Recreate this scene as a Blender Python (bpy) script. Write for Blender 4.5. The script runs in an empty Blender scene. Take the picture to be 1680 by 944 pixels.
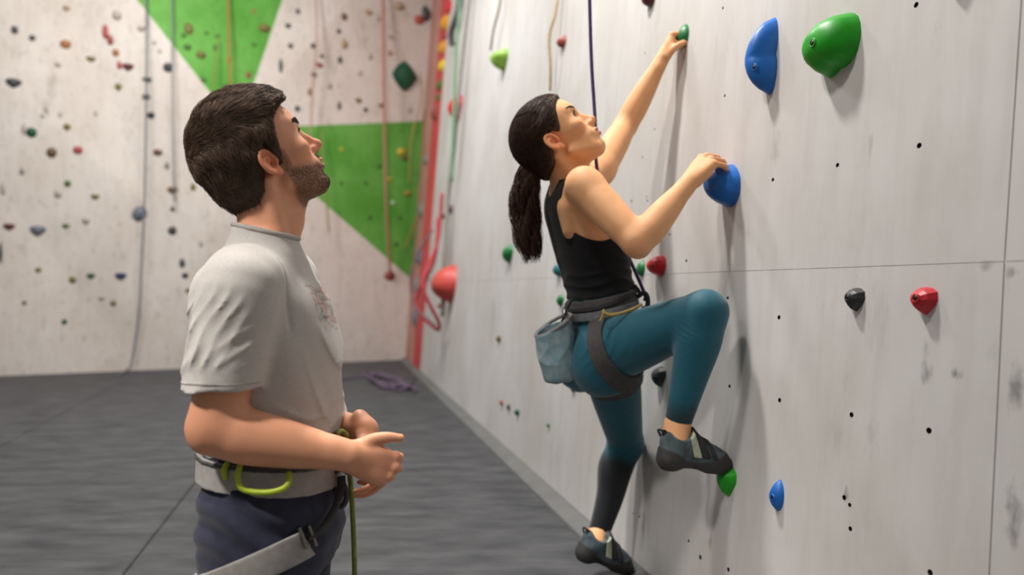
import bpy, bmesh, math, random
import numpy as np
from mathutils import Vector, Matrix
from mathutils.bvhtree import BVHTree

scene = bpy.context.scene
COL = scene.collection
random.seed(7)
RNG = np.random.default_rng(7)

# ---------------------------------------------------------------- camera
FPX = 1400.0            # focal length in pixels of the 1680 px wide frame
CAM_Z = 1.05            # lens height above the top of the crash mat
cam_d = bpy.data.cameras.new("camera")
cam_d.sensor_width = 36.0
cam_d.lens = FPX / 1680.0 * 36.0
cam_d.shift_y = 2.0 / 1680.0 * -1.0
cam_d.clip_start = 0.05
cam_d.clip_end = 100
cam_d.dof.use_dof = True
cam_d.dof.focus_distance = 2.1
cam_d.dof.aperture_fstop = 30.0 / 16.0
cam = bpy.data.objects.new("camera", cam_d)
COL.objects.link(cam)
cam.location = (0, 0, CAM_Z)
cam.rotation_euler = (math.pi / 2, 0, 0)
scene.camera = cam

# ---------------------------------------------------------------- world, lamps, exposure
world = bpy.data.worlds.new("hall_light")
scene.world = world
world.use_nodes = True
bg = world.node_tree.nodes["Background"]
bg.inputs[0].default_value = (1.0, 0.975, 0.945, 1)
bg.inputs[1].default_value = 0.165

def lamp(name, loc, target, size, power, color=(1, 0.95, 0.89), size_y=None):
    l = bpy.data.lights.new(name, 'AREA')
    l.shape = 'RECTANGLE' if size_y else 'DISK'
    l.size = size
    if size_y:
        l.size_y = size_y
    l.energy = power
    l.color = color
    o = bpy.data.objects.new(name, l)
    COL.objects.link(o)
    o.location = loc
    o.rotation_euler = (Vector(target) - Vector(loc)).to_track_quat('-Z', 'Y').to_euler()
    return o

# hall lamps under the ceiling plus one added fill, all above the frame
lamp("ceiling_or_fill_lamp", (-0.62, 3.2, 4.7), (0.4, 3.1, 0.6), 0.32, 158, (1, 0.955, 0.90))
lamp("ceiling_or_fill_lamp", (-1.6, 6.0, 5.2), (-0.9, 7.5, 0.5), 0.8, 150, (1, 0.985, 0.965))
lamp("ceiling_or_fill_lamp", (-3.6, 7.2, 5.4), (-3.8, 11.0, 2.0), 1.0, 160, (1, 0.96, 0.92))
lamp("ceiling_or_fill_lamp", (-1.25, 1.75, 4.3), (-0.65, 1.85, 0.8), 0.4, 62)
lamp("ceiling_or_fill_lamp", (-2.3, 0.1, 3.9), (-0.60, 1.75, 0.85), 0.4, 5.6).data.spread = math.radians(32)  # added narrow fill to brighten the man's near side, not a hall fixture
lamp("ceiling_or_fill_lamp", (-4.6, 3.6, 5.0), (-4.2, 4.6, 0.0), 1.0, 30, (1, 0.975, 0.95))
scene.view_settings.view_transform = 'Standard'
scene.view_settings.look = 'None'
scene.view_settings.gamma = 1.0
scene.view_settings.use_curve_mapping = False
scene.view_settings.exposure = 0.0

# ---------------------------------------------------------------- general helpers
def srgb(r, g, b):
    def f(c):
        c = c / 255.0
        return c / 12.92 if c <= 0.04045 else ((c + 0.055) / 1.055) ** 2.4
    return (f(r), f(g), f(b))

def V(*a):
    return np.array(a[0] if len(a) == 1 else a, dtype=np.float64)

def P(px, py, Y):
    """the point at depth Y that the photograph shows at pixel px, py"""
    return V((px - 840.0) / FPX * Y, Y, CAM_Z - (py - 470.0) / FPX * Y)

def unit(v):
    v = np.asarray(v, dtype=np.float64)
    return v / np.linalg.norm(v)

MATS = {}
def mat(name, color, rough=0.6, var=0.0, vscale=8.0, bump=0.0, bscale=200.0, attr=None, sss=0.0,
        metal=0.0, stretch=None, sheen=0.0, spec=0.5, color2=None, detail=4.0, coat=0.0, bdist=0.002):
    """principled material with procedural colour variation and fine relief"""
    if name in MATS:
        return MATS[name]
    m = bpy.data.materials.new(name)
    m.use_nodes = True
    nt = m.node_tree
    b = nt.nodes["Principled BSDF"]
    b.inputs["Roughness"].default_value = rough
    b.inputs["Metallic"].default_value = metal
    b.inputs["Specular IOR Level"].default_value = spec
    if sheen:
        b.inputs["Sheen Weight"].default_value = sheen
    if coat:
        b.inputs["Coat Weight"].default_value = coat
    c = tuple(color) + (1,)
    b.inputs["Base Color"].default_value = c
    tc = nt.nodes.new("ShaderNodeTexCoord")
    src = tc.outputs["Object"]
    if stretch:
        mp = nt.nodes.new("ShaderNodeMapping")
        mp.inputs["Scale"].default_value = stretch
        nt.links.new(src, mp.inputs[0])
        src = mp.outputs[0]
    base = None
    if attr:
        at = nt.nodes.new("ShaderNodeAttribute")
        at.attribute_name = attr
        base = at.outputs["Color"]
        nt.links.new(base, b.inputs["Base Color"])
    if var > 0:
        n = nt.nodes.new("ShaderNodeTexNoise")
        n.inputs["Scale"].default_value = vscale
        n.inputs["Detail"].default_value = detail
        nt.links.new(src, n.inputs["Vector"])
        rmp = nt.nodes.new("ShaderNodeMapRange")
        rmp.inputs[1].default_value = 0.3
        rmp.inputs[2].default_value = 0.7
        nt.links.new(n.outputs[0], rmp.inputs[0])
        mx = nt.nodes.new("ShaderNodeMix")
        mx.data_type = 'RGBA'
        if color2 is not None:
            mx.inputs[6].default_value = c
            mx.inputs[7].default_value = tuple(color2) + (1,)
            nt.links.new(rmp.outputs[0], mx.inputs[0])
        else:
            mx.blend_type = 'MULTIPLY'
            mx.inputs[0].default_value = 1.0
            r2 = nt.nodes.new("ShaderNodeMapRange")
            r2.inputs[3].default_value = 1.0 - var
            r2.inputs[4].default_value = 1.0 + var * 0.4
            nt.links.new(rmp.outputs[0], r2.inputs[0])
            if base:
                nt.links.new(base, mx.inputs[6])
            else:
                mx.inputs[6].default_value = c
            nt.links.new(r2.outputs[0], mx.inputs[7])
        nt.links.new(mx.outputs[2], b.inputs["Base Color"])
    if bump > 0:
        n2 = nt.nodes.new("ShaderNodeTexNoise")
        n2.inputs["Scale"].default_value = bscale
        n2.inputs["Detail"].default_value = 3.0
        nt.links.new(src, n2.inputs["Vector"])
        bp = nt.nodes.new("ShaderNodeBump")
        bp.inputs["Strength"].default_value = bump
        bp.inputs["Distance"].default_value = bdist
        nt.links.new(n2.outputs[0], bp.inputs["Height"])
        nt.links.new(bp.outputs[0], b.inputs["Normal"])
    if sss > 0:
        b.inputs["Subsurface Weight"].default_value = sss
        b.inputs["Subsurface Radius"].default_value = (1.0, 0.35, 0.2)
        b.inputs["Subsurface Scale"].default_value = 0.006
    MATS[name] = m
    return m

def tag(o, label=None, cat=None, group=None, kind=None):
    if label: o["label"] = label
    if cat: o["category"] = cat
    if group: o["group"] = group
    if kind: o["kind"] = kind
    return o

def empty(name, loc):
    o = bpy.data.objects.new(name, None)
    COL.objects.link(o)
    o.location = Vector(loc)
    o.empty_display_size = 0.05
    return o

def mesh_obj(name, verts, faces, material, parent=None, smooth=True):
    """verts in world space; the object's origin is put at the middle of its base"""
    verts = np.asarray(verts, dtype=np.float64).reshape(-1, 3)
    lo, hi = verts.min(0), verts.max(0)
    org = V((lo[0] + hi[0]) / 2, (lo[1] + hi[1]) / 2, lo[2])
    me = bpy.data.meshes.new(name)
    if isinstance(faces, np.ndarray):
        n = faces.shape[1]
        me.vertices.add(len(verts))
        me.vertices.foreach_set("co", (verts - org).astype(np.float32).ravel())
        me.loops.add(faces.size)
        me.loops.foreach_set("vertex_index", faces.astype(np.int32).ravel())
        me.polygons.add(len(faces))
        me.polygons.foreach_set("loop_start", np.arange(0, faces.size, n, dtype=np.int32))
        me.update(calc_edges=True)
    else:
        me.from_pydata((verts - org).tolist(), [], faces)
        me.update()
    if smooth:
        me.polygons.foreach_set("use_smooth", np.ones(len(me.polygons), dtype=bool))
    if material:
        me.materials.append(material)
    o = bpy.data.objects.new(name, me)
    COL.objects.link(o)
    if parent is not None:
        o.parent = parent
        base = world_of(parent)
        o.location = Vector(org) - base
    else:
        o.location = Vector(org)
    return o

def world_of(o):
    p = Vector(o.location)
    while o.parent is not None:
        o = o.parent
        p += Vector(o.location)
    return p

def set_color(o, cols, name="col"):
    a = o.data.color_attributes.new(name, 'FLOAT_COLOR', 'POINT')
    c = np.ones((len(o.data.vertices), 4), dtype=np.float32)
    c[:, :3] = cols
    a.data.foreach_set("color", c.ravel())

def catmull(pts, n):
    """smooth curve through the rows of pts, n samples between each pair"""
    pts = np.asarray(pts, dtype=np.float64)
    if len(pts) < 3:
        t = np.linspace(0, 1, n + 1)[:, None]
        return pts[0] * (1 - t) + pts[-1] * t
    q = np.vstack([2 * pts[0] - pts[1], pts, 2 * pts[-1] - pts[-2]])
    out = []
    for i in range(len(pts) - 1):
        p0, p1, p2, p3 = q[i:i + 4]
        t = np.linspace(0, 1, n, endpoint=False)[:, None]
        out.append(0.5 * (2 * p1 + (p2 - p0) * t + (2 * p0 - 5 * p1 + 4 * p2 - p3) * t ** 2
                          + (3 * p1 - p0 - 3 * p2 + p3) * t ** 3))
    out.append(pts[-1:])
    return np.vstack(out)

def frames(path):
    t = np.gradient(path, axis=0)
    t /= np.linalg.norm(t, axis=1)[:, None] + 1e-12
    a = V(0, 0, 1) if abs(t[0][2]) < 0.9 else V(1, 0, 0)
    n = unit(np.cross(t[0], a))
    N = [n]
    for i in range(1, len(path)):
        n = n - t[i] * np.dot(n, t[i])
        n = unit(n)
        N.append(n)
    N = np.array(N)
    return t, N, np.cross(t, N)

def tube(path, r, sides=8, flat=1.0, cap=True):
    """a tube along path; r number or per-point list; flat squashes along the binormal"""
    path = np.asarray(path, dtype=np.float64)
    t, N, B = frames(path)
    r = np.broadcast_to(np.asarray(r, dtype=np.float64), (len(path),))
    ang = np.linspace(0, 2 * np.pi, sides, endpoint=False)
    vs = (path[:, None, :] + r[:, None, None] * (np.cos(ang)[None, :, None] * N[:, None, :]
          + flat * np.sin(ang)[None, :, None] * B[:, None, :])).reshape(-1, 3)
    fs = []
    for i in range(len(path) - 1):
        for j in range(sides):
            k = (j + 1) % sides
            fs.append((i * sides + j, i * sides + k, (i + 1) * sides + k, (i + 1) * sides + j))
    if cap:
        fs.append(tuple(range(sides))[::-1])
        fs.append(tuple((len(path) - 1) * sides + j for j in range(sides)))
    return vs, fs

def join(parts):
    vs, fs, n = [], [], 0
    for v, f in parts:
        vs.append(np.asarray(v))
        fs += [tuple(i + n for i in q) for q in f]
        n += len(v)
    return np.vstack(vs), fs

def box(c, ax, h):
    """box with centre c, axes ax (3 unit vectors) and half sizes h"""
    c = V(c)
    vs = []
    for sx in (-1, 1):
        for sy in (-1, 1):
            for sz in (-1, 1):
                vs.append(c + sx * h[0] * ax[0] + sy * h[1] * ax[1] + sz * h[2] * ax[2])
    fs = [(0, 1, 3, 2), (4, 6, 7, 5), (0, 4, 5, 1), (2, 3, 7, 6), (0, 2, 6, 4), (1, 5, 7, 3)]
    return np.array(vs), fs

def bevel(o, w, seg=2):
    m = o.modifiers.new("bevel", 'BEVEL')
    m.width = w
    m.segments = seg
    return o
# ================================================================ the room
WALL_A, WALL_S, WALL_T = 1.151, 0.2193, 0.080      # right wall: X = A - S*Y + T*z, a gently leaning slab
GYM_Z = -0.38                                      # hard floor below the thick crash mats
W_U = unit((-WALL_S, 1, 0))                        # along the wall, away from the camera
W_N = unit((-1, -WALL_S, WALL_T))                  # out of the wall into the hall
W_V = np.cross(W_N, W_U)
if W_V[2] < 0: W_V = -W_V

def wall_at(Y, z):
    return V(WALL_A - WALL_S * Y + WALL_T * z, Y, z)

def wall_px(px, py):
    a, b = (px - 840.0) / FPX, (470.0 - py) / FPX
    Y = (WALL_A + WALL_T * CAM_Z) / (a + WALL_S - WALL_T * b)
    return V(a * Y, Y, CAM_Z + b * Y)

B_0, B_1 = V(-6.0, 10.0, 0.0), V(-1.53, 12.25, 0.0)
B_U = unit(B_1 - B_0)
B_N = V(B_U[1], -B_U[0], 0.0)
def back_px(px, py):
    d = V((px - 840.0) / FPX, 1.0, (470.0 - py) / FPX)
    o = V(0, 0, CAM_Z)
    t = np.dot(B_0 - o, B_N) / np.dot(d, B_N)
    return o + d * t

# ---- materials of the shell
def wall_material(name, base, base2, streak, dirt=0.5, smudge_scale=(1.2, 1.2, 0.5), fine=0.06, marks=(), speck=0.66):
    m = bpy.data.materials.new(name)
    m.use_nodes = True
    nt = m.node_tree
    L = nt.links.new
    b = nt.nodes["Principled BSDF"]
    b.inputs["Roughness"].default_value = 0.7
    b.inputs["Specular IOR Level"].default_value = 0.25
    ge = nt.nodes.new("ShaderNodeNewGeometry")
    def noise(scale3, scale, detail=5.0, rough=0.6):
        mp = nt.nodes.new("ShaderNodeMapping")
        mp.inputs["Scale"].default_value = scale3
        L(ge.outputs["Position"], mp.inputs[0])
        n = nt.nodes.new("ShaderNodeTexNoise")
        n.inputs["Scale"].default_value = scale
        n.inputs["Detail"].default_value = detail
        n.inputs["Roughness"].default_value = rough
        L(mp.outputs[0], n.inputs["Vector"])
        return n.outputs[0]
    def rng(src, a, c, lo, hi):
        r = nt.nodes.new("ShaderNodeMapRange")
        r.inputs[1].default_value, r.inputs[2].default_value = a, c
        r.inputs[3].default_value, r.inputs[4].default_value = lo, hi
        L(src, r.inputs[0])
        return r.outputs[0]
    def mix(fac, A, B, mode='MIX'):
        x = nt.nodes.new("ShaderNodeMix")
        x.data_type = 'RGBA'
        x.blend_type = mode
        if isinstance(fac, float): x.inputs[0].default_value = fac
        else: L(fac, x.inputs[0])
        for s, i in ((A, 6), (B, 7)):
            if isinstance(s, tuple): x.inputs[i].default_value = s + (1,)
            else: L(s, x.inputs[i])
        return x.outputs[2]
    c = mix(rng(noise((1, 1, 1), 1.3), 0.35, 0.65, 0, 1), base, base2)
    # long vertical brush and rain streaks
    st = rng(noise((5, 5, 0.7), 3.0, 6.0), 0.46, 0.80, 0.0, 0.30)
    c = mix(st, c, streak)
    # dirty smudges left by shoes
    sm = rng(noise(smudge_scale, 2.6, 7.0, 0.7), 0.60, 0.80, 0.0, dirt)
    c = mix(sm, c, tuple(x * 0.55 for x in streak))
    sp = rng(noise((1, 1, 0.6), 16.0, 4.0, 0.7), speck, speck + 0.16, 0.0, dirt * 0.7)
    c = mix(sp, c, tuple(x * 0.45 for x in streak))
    for p, rad, stretch_z, amt in marks:          # scuffs left by rubber soles
        vm = nt.nodes.new("ShaderNodeVectorMath"); vm.operation = 'SUBTRACT'
        L(ge.outputs["Position"], vm.inputs[0]); vm.inputs[1].default_value = tuple(float(q) for q in p)
        v2 = nt.nodes.new("ShaderNodeVectorMath"); v2.operation = 'MULTIPLY'
        L(vm.outputs[0], v2.inputs[0]); v2.inputs[1].default_value = (1 / rad, 1 / rad, 1 / (rad * stretch_z))
        v3 = nt.nodes.new("ShaderNodeVectorMath"); v3.operation = 'LENGTH'
        L(v2.outputs[0], v3.inputs[0])
        ad = nt.nodes.new("ShaderNodeMath"); ad.operation = 'ADD'
        L(v3.outputs["Value"], ad.inputs[0])
        L(rng(noise((1, 1, .6), 45.0, 4.0), 0.3, 0.7, -0.5, 0.5), ad.inputs[1])
        c = mix(rng(ad.outputs[0], 0.1, 1.0, amt, 0.0), c, tuple(x * 0.25 for x in streak))
    L(c, b.inputs["Base Color"])
    bp = nt.nodes.new("ShaderNodeBump")
    bp.inputs["Strength"].default_value = fine
    bp.inputs["Distance"].default_value = 0.004
    L(noise((1, 1, 0.5), 60.0, 6.0), bp.inputs["Height"])
    L(bp.outputs[0], b.inputs["Normal"])
    return m

M_WALL = wall_material("painted_wall_panel", srgb(206, 204, 203), srgb(190, 186, 182), srgb(162, 155, 148), 0.46, marks=[
    (wall_px(1568, 614), .016, 1.0, .75), (wall_px(1520, 612), .018, 1.3, .6), (wall_px(1518, 575), .012, 2.4, .3), (wall_px(1614, 438), .022, .7, .5),
    (wall_px(1660, 448), .014, .8, .45), (wall_px(1668, 640), .020, 2.6, .6), (wall_px(1664, 850), .022, 2.8, .6), (wall_px(1388, 812), .012, 1.8, .5),
    (wall_px(1430, 716), .030, 1.6, .22), (wall_px(1272, 240), .030, 2.2, .25), (wall_px(1190, 470), .02, 4, .22), (wall_px(1056, 860), .030, 2.6, .5),
    (wall_px(1046, 780), .024, 2.4, .3), (wall_px(1165, 890), .02, 1.6, .4), (wall_px(1428, 240), .01, 4, .25)])
M_BACK = wall_material("white_back_panel", srgb(220, 213, 206), srgb(206, 197, 188), srgb(176, 162, 150), 0.70, fine=0.05, speck=0.57)
M_GREEN = wall_material("green_back_panel", srgb(110, 172, 82), srgb(84, 152, 56), srgb(66, 118, 48), 0.50, (2.5, 2.5, 1.6), speck=0.56)
M_RED = wall_material("red_corner_panel", srgb(208, 84, 84), srgb(196, 66, 70), srgb(176, 70, 72), 0.3)
M_PINK = wall_material("faded_pink_panel", srgb(200, 150, 140), srgb(186, 128, 118), srgb(150, 120, 110), 0.6)
M_SEAM = mat("dark_gap", srgb(176, 168, 160), 0.9, 0.2, 20)
M_HOLE = mat("hole_shadowed_metal", srgb(52, 44, 38), 0.6, 0.2, 90, metal=0.3)

# ---- right wall
wall_right = tag(empty("wall_right", wall_at(4, GYM_Z)), kind="structure",
                 label="pale grey slab climbing wall with bolt holes on the right")
def wall_slab(name, rows, material, thick=0.018, proud=0.0, parent=wall_right):
    """a panel on the right wall from its (Y, z) corners"""
    f = [wall_at(y, z) + W_N * proud for y, z in rows]
    k = len(f)
    bk = [p - W_N * thick for p in f]
    vs = np.array(f + bk)
    fs = [tuple(range(k)), tuple(range(2 * k - 1, k - 1, -1))]
    fs += [(i, i + k, (i + 1) % k + k, (i + 1) % k) for i in range(k)]
    o = mesh_obj(name, vs, fs, material, parent, smooth=False)
    bm = bmesh.new(); bm.from_mesh(o.data)
    bmesh.ops.recalc_face_normals(bm, faces=bm.faces); bm.to_mesh(o.data); bm.free()
    return o

g = 0.0008
SZ = 1.095
s_top = wall_px(1630, -60); s_mid = wall_px(1648, 428); s_bot = wall_px(1645, 1000)
def seam_y(z):       # the slightly crooked upright joint near the camera
    return float(np.interp(z, [s_bot[2], s_mid[2], s_top[2]], [s_bot[1], s_mid[1], s_top[1]]))
panels = []
edges_y = [lambda z: -0.9, seam_y, lambda z: 10.35]
for i in range(2):
    e0, e1 = edges_y[i], edges_y[i + 1]
    for z0, z1 in ((GYM_Z, SZ - g), (SZ + g, 5.6)):
        rows = [(e0(z0) + g * 2, z0), (e1(z0) - g * 2, z0), (e1(z1) - g * 2, z1), (e0(z1) + g * 2, z1)]
        panels.append(wall_slab("panel", rows, M_WALL))
wall_slab("panel", [(10.35, GYM_Z), (11.2, GYM_Z), (11.2, 5.6), (10.35, 5.6)], M_RED)
wall_slab("panel", [(11.2, GYM_Z), (12.7, GYM_Z), (12.7, 5.6), (11.2, 5.6)], M_PINK)
wall_slab("backing_board", [(-0.9, GYM_Z), (12.7, GYM_Z), (12.7, 5.6), (-0.9, 5.6)], M_SEAM, thick=0.05, proud=-0.0185)

M_FILL = mat("seam_filler", srgb(196, 190, 184), 0.9, 0.2, 20)
wall_slab("seam_filler", [(-0.9, SZ - .004), (10.35, SZ - .004), (10.35, SZ + .004), (-0.9, SZ + .004)], M_FILL, thick=.004, proud=-.0010)
wall_slab("seam_filler", [(seam_y(GYM_Z) - .006, GYM_Z), (seam_y(GYM_Z) + .006, GYM_Z), (seam_y(5.6) + .006, 5.6), (seam_y(5.6) - .006, 5.6)], M_FILL, thick=.004, proud=-.0014)
# bolt holes, really drilled into the panels: pixel, radius scale
HOLES = [(1503, 8, 1), (1508, 239, 1), (1374, 271, .9), (1268, 295, .9), (1189, 157, .8), (1186, 13, .8),
         (1278, 521, 1), (1197, 634, .9), (1279, 657, 1), (1397, 681, 1), (1524, 707, 1.05), (1149, 915, 1.2), (1195, 935, 1),
         (1130, 888, .8), (1385, 817, 1), (1394, 829, .8), (1395, 868, .9), (1126, 428, .9), (1194, 489, .9), (1062, 329, .8),
         (1036, 330, .9), (1054, 258, .7), (1074, 212, .7), (1061, 323, .6), (1099, 385, .7), (1526, 940, 1), (1058, 87, .7),
         (1009, 470, .7), (823, 499, 1), (848, 470, .8), (775, 490, .9), (783, 295, .9), (770, 385, .9), (906, 488, .8), (858, 340, .8),
         (1049, 848, .8), (1039, 843, .6), (1012, 240, .6)]
cut_v = []
for px, py, k in HOLES:
    c = wall_px(px, py)
    r = 0.0062 * k
    ang = np.linspace(0, 2 * np.pi, 10, endpoint=False)
    ring = [c + W_U * r * 1.25 * math.cos(a) + W_V * r * math.sin(a) for a in ang]
    vs = np.array([p + W_N * 0.01 for p in ring] + [p - W_N * 0.012 for p in ring])
    fs = [tuple(range(10))[::-1], tuple(range(10, 20))] + [(i, (i + 1) % 10, (i + 1) % 10 + 10, i + 10) for i in range(10)]
    cut_v.append((vs, fs))
cv, cf = join(cut_v)
cutter = mesh_obj("cutter", cv, cf, M_HOLE, smooth=False)
bm = bmesh.new(); bm.from_mesh(cutter.data)
bmesh.ops.recalc_face_normals(bm, faces=bm.faces); bm.to_mesh(cutter.data); bm.free()
for p in panels:
    p.data.materials.append(M_HOLE)
    md = p.modifiers.new("drill", 'BOOLEAN')
    md.operation = 'DIFFERENCE'; md.solver = 'EXACT'; md.object = cutter
    try: md.material_mode = 'TRANSFER'
    except Exception: pass
bpy.context.view_layer.update()
dg = bpy.context.evaluated_depsgraph_get()
for p in panels:
    me = bpy.data.meshes.new_from_object(p.evaluated_get(dg))
    p.modifiers.clear()
    p.data = me
bpy.data.objects.remove(cutter)

# ---- back wall: folded panels, two of them green
wall_back = tag(empty("wall_back", B_0), kind="structure",
                label="far folded climbing wall of white and green panels")
V0 = back_px(391, 211); V0 = V0 + (V(0, 0, CAM_Z) - V0) * 0.034
Q = back_px(247, 341); Q = Q + (V(0, 0, CAM_Z) - Q) * 0.010
pts = dict(TL=back_px(-420, -220), T1=back_px(53, -220), T2=back_px(538, -220), TR=back_px(760, -220),
           R1=back_px(716, 198), R2=back_px(690, 472), BR=back_px(676, 590), BL=back_px(-420, 634),
           BM=back_px(272, 606), V0=V0, Q=Q)
BACK_TRIS = []
def back_panel(keys, material, thick=0.05):
    f = [pts[k] for k in keys]
    for i in range(1, len(f) - 1):
        BACK_TRIS.append((f[0], f[i], f[i + 1]))
    bk = [p - B_N * -thick for p in f] if np.dot(B_N, V(0, -1, 0)) < 0 else [p - B_N * thick for p in f]
    n = len(f)
    fs = [(0, i, i + 1) for i in range(1, n - 1)] + [(n, n + i + 1, n + i) for i in range(1, n - 1)] + [(i, i + n, (i + 1) % n + n, (i + 1) % n) for i in range(n)]
    o = mesh_obj("panel", np.array(f + bk), fs, material, wall_back, smooth=False)
    bm = bmesh.new(); bm.from_mesh(o.data)
    bmesh.ops.recalc_face_normals(bm, faces=bm.faces); bm.to_mesh(o.data); bm.free()
for k in ("BL", "BM", "BR"):
    pts[k][2] = GYM_Z
back_panel(["TL", "T1", "Q"], M_BACK)
back_panel(["T1", "V0", "Q"], M_BACK)
back_panel(["TL", "Q", "BM", "BL"], M_BACK)
back_panel(["T1", "T2", "V0"], M_GREEN)
back_panel(["V0", "T2", "TR", "R1"], M_BACK)
back_panel(["V0", "R1", "R2"], M_GREEN)
back_panel(["V0", "R2", "BR", "BM"], M_BACK)
back_panel(["V0", "BM", "Q"], M_BACK)

_bv = BVHTree.FromPolygons([Vector(p) for t in BACK_TRIS for p in t], [(3 * i, 3 * i + 1, 3 * i + 2) for i in range(len(BACK_TRIS))])
def back_hit(px, py):
    """where the line of sight through a pixel meets the folded back wall, and which way the panel faces"""
    d = Vector(((px - 840.0) / FPX, 1.0, (470.0 - py) / FPX)).normalized()
    loc, nor, _, _ = _bv.ray_cast(Vector((0, 0, CAM_Z)), d)
    if loc is None:
        return back_px(px, py), B_N * (1 if B_N[1] < 0 else -1)
    if nor.dot(d) > 0: nor = -nor
    return V(loc), V(nor)

# ---- hard floor and the thick crash mats on it
M_CONC = mat("grey_hall_floor", srgb(120, 118, 116), 0.7, 0.25, 3.0, 0.1, 60)
M_MAT = bpy.data.materials.new("charcoal_mat_vinyl")
M_MAT.use_nodes = True
nt = M_MAT.node_tree
b = nt.nodes["Principled BSDF"]
b.inputs["Roughness"].default_value = 0.62
b.inputs["Specular IOR Level"].default_value = 0.35
ge = nt.nodes.new("ShaderNodeNewGeometry")
mp = nt.nodes.new("ShaderNodeMapping"); mp.inputs["Scale"].default_value = (1.0, 2.6, 1)
mp.inputs["Rotation"].default_value = (0, 0, -0.15)
nt.links.new(ge.outputs["Position"], mp.inputs[0])
n1 = nt.nodes.new("ShaderNodeTexNoise"); n1.inputs["Scale"].default_value = 3.2; n1.inputs["Detail"].default_value = 7; n1.inputs["Roughness"].default_value = 0.62
nt.links.new(mp.outputs[0], n1.inputs["Vector"])
cr = nt.nodes.new("ShaderNodeValToRGB")
cr.color_ramp.elements[0].position = 0.30; cr.color_ramp.elements[0].color = srgb(46, 47, 51) + (1,)
cr.color_ramp.elements[1].position = 0.72; cr.color_ramp.elements[1].color = srgb(84, 85, 88) + (1,)
nt.links.new(n1.outputs[0], cr.inputs[0]); nt.links.new(cr.outputs[0], b.inputs["Base Color"])
bp = nt.nodes.new("ShaderNodeBump"); bp.inputs["Strength"].default_value = 0.35; bp.inputs["Distance"].default_value = 0.02
nt.links.new(n1.outputs[0], bp.inputs["Height"]); nt.links.new(bp.outputs[0], b.inputs["Normal"])

fl = [(-9, -2.5, GYM_Z), (3.2, -2.5, GYM_Z), (3.2, 14, GYM_Z), (-9, 14, GYM_Z)]
floor = mesh_obj("floor", fl + [(x, y, z - 0.1) for x, y, z in fl],
                 [(0, 1, 2, 3), (7, 6, 5, 4), (0, 4, 5, 1), (1, 5, 6, 2), (2, 6, 7, 3), (3, 7, 4, 0)], M_CONC, smooth=False)
tag(floor, kind="structure", label="grey hall floor that carries the dark crash mats")

def floor_px(px, py):
    Y = FPX * CAM_Z / (py - 470.0)
    return V((px - 840.0) / FPX * Y, Y, 0)

def crash_mat(corners, label):
    k = len(corners)
    top = [V(c[0], c[1], 0.0) for c in corners]
    bot = [V(c[0], c[1], GYM_Z + 0.001) for c in corners]
    cen = sum(top) / k
    top = [t + unit(cen - t) * 0.004 for t in top]
    bot = [t + unit(V(cen[0], cen[1], t[2]) - t) * 0.004 for t in bot]
    fs = [tuple(range(k)), tuple(range(2 * k - 1, k - 1, -1))] + [(i, i + k, (i + 1) % k + k, (i + 1) % k) for i in range(k)]
    o = mesh_obj("crash_mat", np.array(top + bot), fs, M_MAT, smooth=False)
    bm = bmesh.new(); bm.from_mesh(o.data)
    bmesh.ops.recalc_face_normals(bm, faces=bm.faces); bm.to_mesh(o.data); bm.free()
    bevel(o, 0.012, 3)
    tag(o, label, "mat", "charcoal crash mats")
    return o
MAT_Y = 2.45
# joint seen at the lower left, from (200,944) up to (338,755)
j0, j1 = floor_px(200, 944), floor_px(335, 772)
dj = (j1 - j0) / (j1[1] - j0[1])
def joint1(Y): return j0 + dj * (Y - j0[1])
k0, k1 = floor_px(0, 733), floor_px(208, 622)
dk = (k1 - k0) / (k1[1] - k0[1])
def joint2(Y): return k0 + dk * (Y - k0[1])
yb = 12.6
def back_y(x): return B_0[1] + (x - B_0[0]) * B_U[1] / B_U[0] - 0.03
def meet_back(f):
    Y = 6.0
    for _ in range(40):
        Y = back_y(f(Y)[0])
    return f(Y)
c1, c2 = meet_back(joint1), meet_back(joint2)
def wall_foot(Y, off=0.085): return wall_at(Y, 0) + W_N * off
cr_ = wall_foot(12.15)
cr_[1] = back_y(cr_[0])
crash_mat([joint1(MAT_Y), wall_foot(MAT_Y), cr_, c1], "charcoal crash mat along the foot of the right wall")
crash_mat([joint2(MAT_Y), joint1(MAT_Y), c1, c2], "charcoal crash mat between the two long joints, left of the standing man")
crash_mat([V(-8.5, MAT_Y, 0), joint2(MAT_Y), c2, V(-8.5, back_y(-8.5), 0)], "charcoal crash mat at the far left below the back wall")

# grey filler strip between the mat and the right wall
M_STRIP = mat("grey_skirting_rubber", srgb(104, 104, 104), 0.6, 0.15, 6, 0.05, 80)
prof = [(0.083, GYM_Z), (0.083, -0.012), (0.078, 0.004), (0.012, 0.030), (0.002, 0.030), (0.002, GYM_Z)]
vs, fs = [], []
for i, Y in enumerate((MAT_Y, 12.3)):
    for off, z in prof:
        vs.append(wall_at(Y, z) + V(W_N[0], W_N[1], 0) * off)
n = len(prof)
fs = [(i, (i + 1) % n, (i + 1) % n + n, i + n) for i in range(n)] + [tuple(range(n)), tuple(range(2 * n - 1, n - 1, -1))]
tag(mesh_obj("baseboard_right", np.array(vs), fs, M_STRIP, smooth=False), kind="structure",
    label="grey rubber strip between the crash mat and right wall")
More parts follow.
